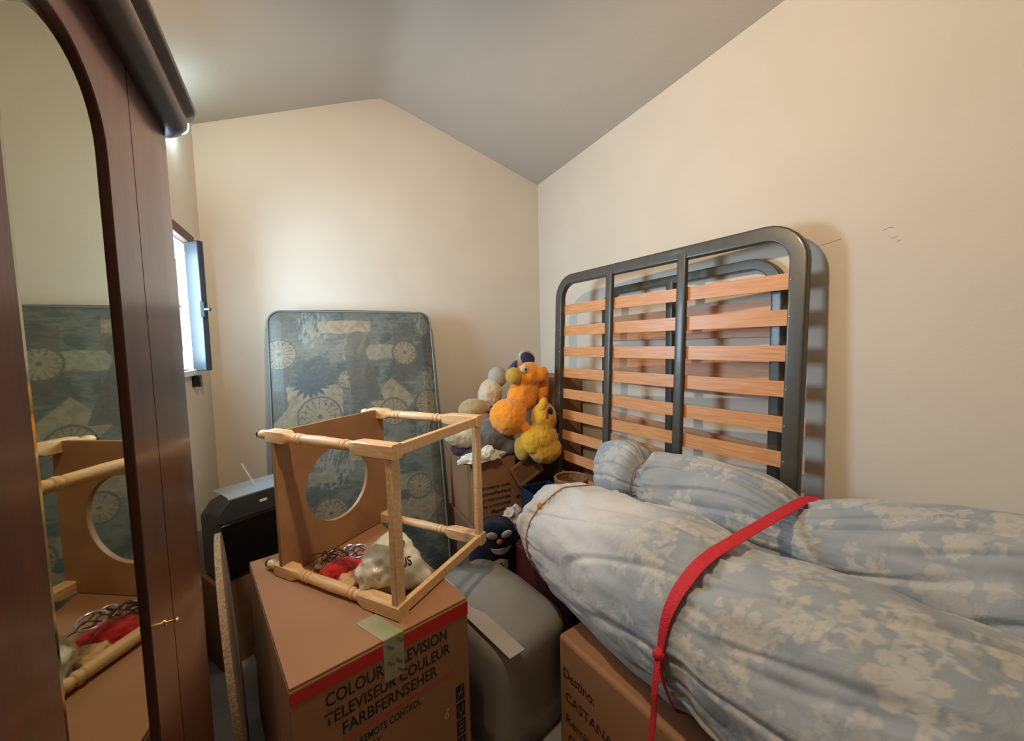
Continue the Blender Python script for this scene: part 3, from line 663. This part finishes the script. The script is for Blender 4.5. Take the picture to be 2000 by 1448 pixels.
blue = thing('plastic_crate', 'dark blue plastic bin behind the pale end of the big roll', 'bin', (1.17, 2.06, 0), 0)
b = MB(); b.loft([[(-0.07*k, -0.09*k, z), (0.14*k, -0.09*k, z), (0.14*k, 0.10*k, z), (-0.07*k, 0.10*k, z)] for k, z in ((0.85, 0.0), (1.0, 0.61), (0.94, 0.61), (0.80, 0.02))], cap=True).build('bin_body', M_blueplastic, blue, bevel=0.004)
b = MB(); b.tube([(-0.072, -0.092, 0.605), (0.142, -0.092, 0.605), (0.142, 0.102, 0.605), (-0.072, 0.102, 0.605)], 0.006, seg=8, closed=True); b.build('rim', M_blueplastic, blue)
# dark stack behind the far part of the bed base
bs_ = carton('storage_box', 'tall worn cardboard box seen through bed slats in the far corner', (1.455, 2.28, 0.70), math.radians(4), 0.22, 0.52, 0.58, M_card)
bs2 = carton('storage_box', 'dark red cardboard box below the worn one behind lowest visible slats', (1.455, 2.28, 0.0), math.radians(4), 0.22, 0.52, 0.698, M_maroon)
bk = thing('wicker_basket', 'round brown wicker basket rim peeking above the pale sheet end', 'basket', (1.24, 1.80, 0.55))
b = MB(); b.loft([[(r*math.cos(2*PI*j/36), r*math.sin(2*PI*j/36), z) for j in range(36)] for r, z in ((0.07, 0), (0.09, 0.10), (0.095, 0.2), (0.085, 0.2), (0.08, 0.10), (0.06, 0.02))]).build('basket_body', M_wicker, bk, angle=60)
b = MB(); b.tube([(0.09*math.cos(a), 0.09*math.sin(a), 0.2) for a in [2*PI*i/36 for i in range(36)]], 0.008, seg=8, side=(0, 0, 1), closed=True); b.build('rim', M_wicker, bk)
br = carton('storage_box', 'dark maroon box on the floor under far end of the big roll', (0.96, 1.40, 0), math.radians(6), 0.36, 0.50, 0.42, M_maroon)
br2 = carton('storage_box', 'narrow maroon box carrying the wicker basket behind big roll', (1.13, 1.69, 0.42), 0, 0.2, 0.2, 0.13, M_maroon)
ob_ = carton('storage_box', 'small orange box under the navy penguin shaped bag', (0.72, 1.83, 0), math.radians(8), 0.22, 0.26, 0.19, M_orangebox)
crm = crumple('paper_wad', M_palepatch, None, (1.02, 2.12, 0.43), (0.06, 0.05, 0.07), 0.4, 16, seed=40, flat=0.0)
tag(crm, 'small crumpled pale paper wad below the microwave carton', 'paper')

nb = thing('toy_bag', 'dark navy rounded bag with pale eye patches and a shield badge', 'bag', (0.82, 1.95, 0.191), math.radians(-14))
b = MB(); rings = []
for z, k in ((0.0, 0.80), (0.03, 0.95), (0.10, 1.0), (0.20, 0.97), (0.26, 0.90), (0.31, 0.78), (0.345, 0.58), (0.362, 0.3), (0.366, 0.02)):
    rings.append([(0.145*k*math.copysign(abs(math.cos(t))**0.8, math.cos(t)), 0.075*k*math.copysign(abs(math.sin(t))**0.8, math.sin(t)), z) for t in [2*PI*j/40 for j in range(40)]])
b.loft(rings).build('bag_body', M_navy, nb, angle=180)
for x in (-0.02, 0.06):
    b = MB(); b.ell((x, -0.060, 0.285), (0.032, 0.012, 0.020), rot=Matrix.Rotation(0.3 if x < 0 else -0.4, 3, 'Y')); b.build('pale_patch', M_palepatch, nb)
b = MB(); b.ell((0.018, -0.075, 0.255), (0.018, 0.018, 0.015)); b.build('red_nub', M_rednub, nb)
b = MB(); rings = [[(0.02+0.055*math.cos(a)+0*dx, -0.083-0.006*dy, 0.235-0.045*math.sin(a)*k) for dx, dy, k in ((0, 0, 1), (0, 1, 1), (0, 1, 0.35), (0, 0, 0.35))] for a in [PI*i/16 for i in range(17)]]
b.loft(rings).build('crescent_patch', M_greypatch, nb)
sp_ = [(-0.018, 0.155), (0.02, 0.165), (0.06, 0.155), (0.062, 0.12), (0.045, 0.085), (0.022, 0.07), (0.0, 0.085), (-0.018, 0.12)]
quad('shield_badge', [(x, -0.084, z) for x, z in sp_][::-1], M_palepatch, nb)
b = MB(); b.ell((0.022, -0.085, 0.125), (0.016, 0.002, 0.004)); b.ell((0.022, -0.085, 0.137), (0.009, 0.002, 0.003)); b.box((0.002, -0.0865, 0.098), (0.042, -0.0845, 0.102)); b.build('badge_print', M_ink, nb)

# ------------------------------------------------------------------ heap of soft toys on the microwave carton
def plush(name, label, loc, parts, rz=0, group='soft toys heaped on the microwave carton'):
    t = thing(name, label, 'soft toy', loc, rz, group=None)
    merged = {}
    for nm, m, c, r, rot in parts:
        R_ = Matrix.Rotation(rot[1], 3, rot[0]) if rot else None
        if nm == 'body':
            b = merged.setdefault(m.name, (MB(), m))[0]; b.ell(c, r, 32, 20, rot=R_, namp=0.05, nscale=9)
        else:
            b = MB(); b.ell(c, r, 36, 24, rot=R_, namp=0.05, nscale=9); b.build(nm, m, t, angle=180)
    for b, m in merged.values():          # stuffed body: one continuous skin
        o = b.build('body', m, t, angle=180)
        md = o.modifiers.new('skin', 'REMESH'); md.mode = 'VOXEL'; md.voxel_size = 0.0065; md.use_smooth_shade = True
        md = o.modifiers.new('relax', 'SMOOTH'); md.factor = 0.5; md.iterations = 9
        tx = bpy.data.textures.new('crumple', 'CLOUDS'); tx.noise_scale = 0.045; tx.noise_depth = 3
        md = o.modifiers.new('creases', 'DISPLACE'); md.texture = tx; md.strength = 0.016; md.mid_level = 0.5; md.texture_coords = 'LOCAL'
    return t
Y_ = 'Y'
plush('soft_toy', 'bright orange plush toy with navy lined ears on top of the heap', (1.19, 2.28, 0.98), [
    ('body', M_orange, (-0.115, -0.02, 0.065), (0.125, 0.11, 0.125), None),
    ('body', M_orange, (0.015, 0.02, 0.20), (0.105, 0.09, 0.14), (Y_, 0.5)),
    ('body', M_orange, (0.04, 0.0, 0.33), (0.115, 0.095, 0.085), None),
    ('body', M_orange, (0.105, -0.05, 0.335), (0.06, 0.06, 0.055), None),
    ('muzzle', M_olive, (-0.075, -0.03, 0.33), (0.055, 0.055, 0.055), None),
    ('body', M_orange, (0.155, 0.0, 0.21), (0.04, 0.045, 0.085), (Y_, 0.2)),
    ('body', M_orange, (-0.035, -0.09, -0.005), (0.035, 0.035, 0.04), None),
    ('ear', M_navycap, (0.045, 0.0, 0.435), (0.055, 0.02, 0.042), (Y_, 0.5)),
    ('ear_lining', M_palepatch, (0.045, 0.012, 0.44), (0.064, 0.015, 0.052), (Y_, 0.5)),
    ('ear', M_navycap, (-0.07, 0.0, 0.385), (0.014, 0.03, 0.055), (Y_, 0.7)),
    ('eye_patch', M_cream, (-0.02, -0.075, 0.375), (0.03, 0.02, 0.028), None),
    ('eye', M_ink, (-0.022, -0.096, 0.373), (0.007, 0.006, 0.008), None)])
plush('soft_toy', 'mustard yellow creased plush toy sitting in front of the bed base edge', (1.248, 2.18, 0.795), [
    ('body', M_yellow, (0.0, -0.01, 0.085), (0.138, 0.10, 0.115), None),
    ('body', M_yellow, (0.03, -0.03, 0.03), (0.12, 0.09, 0.09), None),
    ('body', M_yellow, (0.045, 0.0, 0.235), (0.085, 0.085, 0.10), None),
    ('ear', M_yellow, (0.02, -0.03, 0.32), (0.03, 0.03, 0.055), (Y_, 0.3)),
    ('mouth', M_foot, (0.048, -0.078, 0.29), (0.016, 0.014, 0.026), (Y_, -0.3)),
    ('beak', M_rednub, (0.02, -0.078, 0.275), (0.010, 0.012, 0.035), None),
    ('foot', M_olive, (-0.11, 0.02, 0.05), (0.05, 0.07, 0.085), None)])
plush('soft_toy', 'pale cream and tan plush dog lying behind the orange toy', (1.02, 2.50, 0.95), [
    ('body', M_cream, (0.03, 0.0, 0.22), (0.085, 0.08, 0.11), (Y_, 0.3)),
    ('cap', mat('grey_white_plush', (0.42, 0.38, 0.33), 0.95, bump=0.5, bscale=120), (0.09, 0.0, 0.335), (0.07, 0.06, 0.075), None),
    ('muzzle', M_tan, (0.03, -0.07, 0.13), (0.05, 0.04, 0.03), None),
    ('eye', M_ink, (-0.01, -0.10, 0.145), (0.010, 0.008, 0.010), None),
    ('eye', M_ink, (0.045, -0.10, 0.15), (0.010, 0.008, 0.010), None),
    ('collar', M_greyplush, (0.06, -0.02, 0.10), (0.085, 0.07, 0.035), None)])
plush('soft_toy', 'round tan plush toy head at left of the heap by the back wall', (0.90, 2.45, 0.98), [
    ('head', M_tan, (0.0, 0.0, 0.10), (0.10, 0.09, 0.075), None),
    ('ear', M_tan, (0.09, -0.03, 0.11), (0.04, 0.03, 0.03), (Y_, 0.5)),
    ('face', mat('mauve_plush', (0.33, 0.22, 0.17), 0.95, bump=0.4, bscale=120), (0.035, -0.04, 0.04), (0.085, 0.07, 0.05), None)])
plush('soft_toy', 'cream plush toy lying behind the corner of the upturned table', (0.79, 2.36, 0.86), [
    ('body', M_cream, (0.0, 0.0, 0.07), (0.13, 0.09, 0.075), (Y_, 0.35)),
    ('body', M_cream, (0.03, -0.08, 0.085), (0.075, 0.035, 0.04), (Y_, 0.6)),
    ('body', M_cream, (0.085, -0.07, 0.0), (0.035, 0.03, 0.045), None)])
plush('soft_toy', 'dark grey plush body underneath the orange toy', (0.98, 2.34, 0.80), [
    ('body', M_greyplush, (0.0, 0.0, 0.11), (0.15, 0.12, 0.125), None),
    ('body', M_greyplush, (0.09, -0.06, 0.05), (0.07, 0.07, 0.06), None)])
pc = crumple('dark_cloth', M_purple, None, (0.86, 2.38, 0.835), (0.11, 0.12, 0.05), 0.3, 9, flat=0.80, seed=21)
tag(pc, 'dark plum folded cloth lying on the left of microwave carton', 'cloth')
wb = crumple('white_plastic_bag', M_bag, None, (0.885, 2.235, 0.815), (0.115, 0.045, 0.035), 0.5, 16, seed=51, flat=0.796, peaks=((0.02, 0.0, 0.04, 6), (-0.05, -0.01, -0.02, 5)))
tag(wb, 'limp white plastic bag draped over the front of microwave carton', 'bag')

# ------------------------------------------------------------------ carton under the rolls
db = carton('storage_box', 'long brown carton with handwritten address under the big fabric roll', (0.735, 1.164, 0), math.atan2(-0.483, 0.073), 1.1, 0.40, 0.45, M_cardpink, bev=0.016)
# its left side (facing the wardrobe) is local y = 0
HW = (0.03, -0.0008)
def hand(s, x, z, wd_, sz, bold=0.006): text('handwriting', s, M_brownink, db, (x, -0.0007, z), X3, Z3, sz, wd_, bold)
hand('Destino:', 0.03, 0.30, 0.15, 0.055)
hand('CASTANA', 0.038, 0.215, 0.22, 0.05); hand('AD', 0.275, 0.215, 0.07, 0.05)
hand('Remite:', 0.04, 0.13, 0.15, 0.05)
hand('CALLE', 0.05, 0.06, 0.16, 0.05)

# ------------------------------------------------------------------ rolled mattresses wrapped in floral sheets
def catmull(P, n):
    out = []
    for i in range(len(P)-1):
        p0, p1, p2, p3 = P[max(i-1, 0)], P[i], P[i+1], P[min(i+2, len(P)-1)]
        for k in range(n):
            t = k/n; out.append([0.5*((2*b_)+(-a+c)*t+(2*a-5*b_+4*c-d)*t*t+(-a+3*b_-3*c+d)*t**3) for a, b_, c, d in zip(p0, p1, p2, p3)])
    out.append(list(P[-1])); return out
import numpy as np
def floral(U, V, per, length, seed):
    """flower print evaluated over the unrolled sheet (metres): value 0 ground .. 1 cream"""
    rnd = random.Random(seed); F = np.zeros_like(U)
    def stamp(cx, cy, R_, fn):
        m_ = (np.abs(U-cx) < R_) & (np.abs(V-cy) < R_)
        if m_.any(): F[m_] = np.maximum(F[m_], fn(U[m_]-cx, V[m_]-cy))
    def leafs(cx, cy, a, l, w_, val):
        c, d = math.cos(a), math.sin(a)
        def fn(x, y):
            X_ = (x*c+y*d)/l; Y_ = (-x*d+y*c)/w_; q = X_**2+Y_**2*(1+1.2*X_)
            return np.where((q < 1) & (np.abs(Y_) > 0.16), val, np.where(q < 1, val*0.45, 0))
        stamp(cx, cy, l*1.1, fn)
    n = int(per/0.17)+1; k = int(length/0.17)+2
    for i in range(n):
        for j in range(-1, k):
            cx = (i+rnd.uniform(.15, .85))*0.17; cy = (j+rnd.uniform(.15, .85)+0.5*(i % 2))*0.17; R_ = rnd.uniform(.034, .058); np_ = rnd.choice([5, 6, 7]); ph = rnd.uniform(0, 6); val = rnd.uniform(.65, .95)
            def fl(x, y, R_=R_, np_=np_, ph=ph, val=val):
                r = np.hypot(x, y)/R_; t = np.arctan2(y, x)+ph; pet = np.abs(np.cos(t*np_/2)); pin = np.abs(np.cos(t*np_/2+0.8))
                out = np.where(r < 0.62+0.38*pet, val, 0.0); out = np.where((pet < 0.20) & (r > 0.35), out*0.35, out)
                out = np.where((r < 0.55) & (pin < 0.22) & (r > 0.2), out*0.5, out); return np.where((r > 0.50) & (r < 0.57), out*0.6, out)
            if rnd.random() < 0.85: stamp(cx, cy, R_*1.05, fl)
            for q in range(rnd.randint(9, 14)):
                a = rnd.uniform(0, 2*PI); d_ = R_*rnd.uniform(1.05, 1.9); leafs(cx+d_*math.cos(a), cy+d_*math.sin(a), a+rnd.uniform(-.7, .7), rnd.uniform(.010, .024), rnd.uniform(.004, .009), rnd.uniform(.4, .9))
            for q in range(rnd.randint(1, 3)):
                a = rnd.uniform(0, 2*PI); cx2, cy2 = cx+R_*2.1*math.cos(a), cy+R_*2.1*math.sin(a); r2 = R_*0.5
                def f2(x, y, r2=r2, ph=ph, val=val):
                    r = np.hypot(x, y)/r2; t = np.arctan2(y, x)+ph; pet = np.abs(np.cos(t*2.5)); return np.where(r < 0.55+0.45*pet, np.where((pet < 0.25) & (r > .3), val*.4, val*.9), 0.0)
                stamp(cx2, cy2, r2*1.05, f2)
    return F
def roll(name, m, parent, pts, pinches, seed, sub=56, seg=300, amp=0.016, capn=10, e=0.92, zmin=None, folds=()):
    R = catmull(pts, sub); rings = []; n = len(R)
    # arc length
    S = [0]
    for i in range(1, n): S.append(S[-1]+(Vector(R[i][:3])-Vector(R[i-1][:3])).length)
    def ring(c, t, ra, rb, s, k=1.0, off=0.0):
        side = t.cross(Vector((0, 0, 1))).normalized(); upv = side.cross(t).normalized(); out = []
        pk = 0; pd = 0
        for (ps, w_, dep, nf) in pinches:
            g = math.exp(-((s-ps)/w_)**2); pd += dep*g; pk = max(pk, math.exp(-abs(s-ps)/(w_*2.2)))
        for j in range(seg):
            th = 2*PI*j/seg; cs, sn = math.cos(th), math.sin(th)
            cs_, sn_ = math.copysign(abs(cs)**e, cs), math.copysign(abs(sn)**e, sn)
            q = Vector((th*1.6 if th < PI else (2*PI-th)*1.6, s*3.2, seed)); q2 = Vector((cs*2.0, sn*2.0, s*4+seed))
            rad = 1-pd
            rad += amp/ra*(noise.noise(q2)*1.3+0.5*noise.noise(q2*2.3))
            # gathers near ties: radial pleats fading away
            pl_ = noise.noise(Vector((cs*7.0+seed, sn*7.0, s*1.2)))+0.5*noise.noise(Vector((cs*15.0+seed, sn*15.0, s*2)))
            rad += 0.012/ra*pk*pl_
            # long creases
            cr = noise.noise(Vector((cs*2.2+s*2.1, sn*2.2-s*1.3, seed+9))); rad -= 0.010/ra*max(0, 1-abs(cr)*8)
            for (s0, th0, ln, wd_, dp, slope) in folds:
                dth = math.atan2(math.sin(th-th0-slope*(s-s0)), math.cos(th-th0-slope*(s-s0)))
                rad += dp/ra*math.exp(-(dth/wd_)**2)*math.exp(-((s-s0)/ln)**2)
            p = c+side*cs_*ra*rad*k+upv*sn_*rb*rad*k+t*off
            if zmin is not None and p.z < zmin: p.z = zmin+(p.z-zmin)*0.05
            out.append(p)
        return out
    for i in range(n):
        c = Vector(R[i][:3]); t = (Vector(R[min(i+1, n-1)][:3])-Vector(R[max(i-1, 0)][:3])).normalized()
        if i == 0:
            for q in range(capn): a = PI/2*q/capn; rings.append(ring(c, t, R[0][3], R[0][4], -0.0, max(0.02, math.sin(a)**0.65), -0.10*math.cos(a)))
        rings.append(ring(c, t, R[i][3], R[i][4], S[i]))
        if i == n-1:
            for q in range(1, capn): a = PI/2*(1-q/capn); rings.append(ring(c, t, R[-1][3], R[-1][4], S[-1], max(0.02, math.sin(a)**0.65), 0.08*math.cos(a)))
    o = MB().loft(rings).build(name, m, parent, angle=180)
    # print coordinates: distance round and along the roll, found from each vertex
    me = o.data; co = np.empty(len(me.vertices)*3); me.vertices.foreach_get('co', co); co = co.reshape(-1, 3)
    C_ = np.array([r[:3] for r in R]); ravg = sum(r[3]+r[4] for r in R)/len(R)/2
    idx = np.zeros(len(co), int)
    for a in range(0, len(co), 4000): idx[a:a+4000] = np.argmin(((co[a:a+4000, None, 1]-C_[None, :, 1])**2), axis=1)
    d_ = co-C_[idx]; th_ = (np.arctan2(d_[:, 2], d_[:, 0])+PI*0.5) % (2*PI)
    V_ = -co[:, 1]+C_[:, 1].max()+0.1; U_ = th_*ravg
    val = floral(U_, V_, 2*PI*ravg, V_.max(), int(seed*10))
    at = me.attributes.new('flowers', 'FLOAT', 'POINT'); at.data.foreach_set('value', val.astype(np.float32))
    return o
PA = [(0.955, 1.50, 0.665, 0.195, 0.19), (0.955, 1.40, 0.675, 0.218, 0.222), (0.96, 1.20, 0.685, 0.225, 0.235), (0.972, 0.9, 0.70, 0.235, 0.25), (0.99, 0.69, 0.70, 0.24, 0.245), (1.03, 0.42, 0.69, 0.265, 0.265), (1.07, 0.1, 0.68, 0.27, 0.27), (1.08, -0.3, 0.67, 0.26, 0.27)]
ra_ = thing('rolled_mattress', 'big front mattress roll wrapped in pale blue floral sheet in the foreground', 'rolled mattress', (1.0, 0.7, 0.45))
def shift(P, o): return [(p[0]-o[0], p[1]-o[1], p[2]-o[2], p[3], p[4]) for p in P]
wrapA = roll('floral_wrap', M_sheet2, ra_, shift(PA, (1.0, 0.7, 0.45)), [(0.13, 0.035, 0.055, 0), (0.83, 0.035, 0.05, 0)], 2.0, zmin=0.002,
     folds=((0.30, 2.6, 0.25, 0.06, 0.016, 1.2), (0.42, 2.3, 0.30, 0.05, 0.014, -1.0), (0.45, 2.9, 0.25, 0.05, 0.012, 1.6), (0.6, 2.7, 0.2, 0.045, 0.012, 2.0), (0.22, 2.2, 0.12, 0.05, 0.014, -2.0), (0.28, 3.2, 0.2, 0.05, 0.015, 0.8), (1.15, 2.2, 0.22, 0.05, -0.012, 2.0), (1.3, 1.7, 0.2, 0.05, -0.012, 2.2)))
PB = [(1.28, 1.47, 0.84, 0.105, 0.185), (1.285, 1.40, 0.85, 0.125, 0.20), (1.295, 1.30, 0.845, 0.13, 0.18), (1.32, 1.18, 0.85, 0.14, 0.185), (1.345, 1.0, 0.86, 0.155, 0.185), (1.355, 0.85, 0.86, 0.155, 0.18), (1.365, 0.69, 0.855, 0.155, 0.145), (1.42, 0.50, 0.86, 0.18, 0.185), (1.47, 0.30, 0.86, 0.20, 0.22), (1.49, 0.0, 0.86, 0.20, 0.23), (1.49, -0.4, 0.86, 0.20, 0.23)]
rb_ = thing('rolled_mattress', 'rear floral mattress roll squeezed between the bed base and front roll', 'rolled mattress', (1.3, 0.7, 0.62))
wrapB = roll('floral_wrap', M_sheet, rb_, shift(PB, (1.3, 0.7, 0.62)), [(0.185, 0.038, 0.36, 0), (0.78, 0.04, 0.12, 0)], 5.0, amp=0.010)
# plain mattress slab under the rear roll
ms = thing('folded_mattress', 'cream mattress slab under the rear roll at the right wall', 'mattress', (1.545, 0.02, 0.45))
b = MB(); b.ell((0, 0, 0.085), (0.16, 0.75, 0.084), 48, 16, e1=0.25, e2=0.25); b.build('ticking', M_creamcloth, ms, angle=60)
b = MB(); b.tube([(-0.158, -0.6, 0.145), (-0.158, 0.6, 0.145)], 0.005); b.build('piping', M_brownwood, ms)
sup = carton('storage_box', 'cardboard box standing on floor by right wall beneath cream mattress', (1.42, -0.6, 0.0), 0, 0.29, 1.30, 0.448, M_carddark)

# red webbing strap round both rolls (convex loop in a cutting plane)
def loop(P0, N_, objs, off):
    N_ = Vector(N_).normalized(); U = N_.cross(Vector((0, 0, 1))).normalized(); V_ = U.cross(N_); pts = []
    bpy.context.view_layer.update()
    for o in objs:
        mw = o.matrix_world
        for v in o.data.vertices:
            q = mw @ v.co-Vector(P0)
            if abs(q.dot(N_)) < 0.012: pts.append((q.dot(U), q.dot(V_)))
    pts = sorted(set((round(a, 4), round(c, 4)) for a, c in pts))
    def half(ps):
        h_ = []
        for p in ps:
            while len(h_) >= 2 and (h_[-1][0]-h_[-2][0])*(p[1]-h_[-2][1])-(h_[-1][1]-h_[-2][1])*(p[0]-h_[-2][0]) <= 0: h_.pop()
            h_.append(p)
        return h_[:-1]
    h_ = half(pts)+half(pts[::-1]); L_ = []
    # resample evenly
    for i in range(len(h_)):
        a, c = h_[i], h_[(i+1) % len(h_)]; d_ = math.hypot(c[0]-a[0], c[1]-a[1]); k = max(1, int(d_/0.02))
        for j in range(k): L_.append((a[0]+(c[0]-a[0])*j/k, a[1]+(c[1]-a[1])*j/k))
    cx_ = sum(p[0] for p in L_)/len(L_); cy_ = sum(p[1] for p in L_)/len(L_); out = []
    for a, c in L_:
        d_ = Vector((a-cx_, c-cy_)); d_ *= 1+off/d_.length; out.append(Vector(P0)+U*(cx_+d_.x)+V_*(cy_+d_.y))
    for _ in range(3): out = [(out[i-1]+out[i]*2+out[(i+1) % len(out)])/4 for i in range(len(out))]
    return out, N_
lp, Nn = loop((0.99, 0.69, 0.70), (0.0, 1, 0.03), [wrapA, wrapB], 0.004)
strap = thing('webbing_strap', 'bright red webbing strap tied around both fabric wrapped rolls', 'strap', tuple(lp[0]))
O = Vector(lp[0]); sw_ = [0.006+0.013*min(1, max(0, (p.z-0.66)/0.22)) for p in lp]
b = MB(); b.tube([p-O for p in lp], sw_, [0.0018]*len(lp), seg=12, sq=0.5, side=tuple(Nn), closed=True); b.build('band', M_redstrap, strap)
kx = Vector((0.735, 0.66, 0.72))
kp = min(lp, key=lambda p: (p-kx).length)-O
b = MB(); b.ell(kp+Vector((-0.006, 0, 0)), (0.014, 0.016, 0.016), namp=0.2, nscale=40); b.build('knot', M_redstrap, strap)
tail = [kp+Vector(q) for q in ((-0.010, 0.0, -0.005), (-0.024, -0.008, -0.05), (-0.028, -0.006, -0.10), (-0.018, 0.004, -0.16), (-0.022, 0.010, -0.24), (-0.030, 0.004, -0.34))]
b = MB(); tt = [Vector(p) for p in catmull([tuple(p) for p in tail], 8)]; b.tube(tt, 0.0125, 0.0015, seg=12, sq=0.5, side=(0.25, 1, 0)); b.build('loose_end', M_redstrap, strap)

# brown string tied round the ends of both rolls
lp, Nn = loop((0.965, 1.385, 0.67), (0.0, 1, 0.0), [wrapA], 0.001)
sg = thing('string', 'thin brown string tied around the pale far end of front roll', 'string', tuple(lp[0]))
O = Vector(lp[0]); b = MB(); b.tube([p-O for p in lp], 0.003, seg=8, side=tuple(Nn), closed=True); b.build('cord', M_string, sg)
top = max(lp, key=lambda p: p.z-p.x*0.8)-O
b = MB(); b.ell(top, (0.012, 0.012, 0.016), namp=0.3, nscale=60); b.build('tag', M_tie, sg)
lp, Nn = loop((1.295, 1.285, 0.85), (0.0, 1, 0.0), [wrapB], 0.001)
sg = thing('string', 'thin brown string pinching the upright lobe of the rear roll', 'string', tuple(lp[0]))
O = Vector(lp[0]); b = MB(); b.tube([p-O for p in lp], 0.003, seg=8, side=tuple(Nn), closed=True); b.build('cord', M_string, sg)
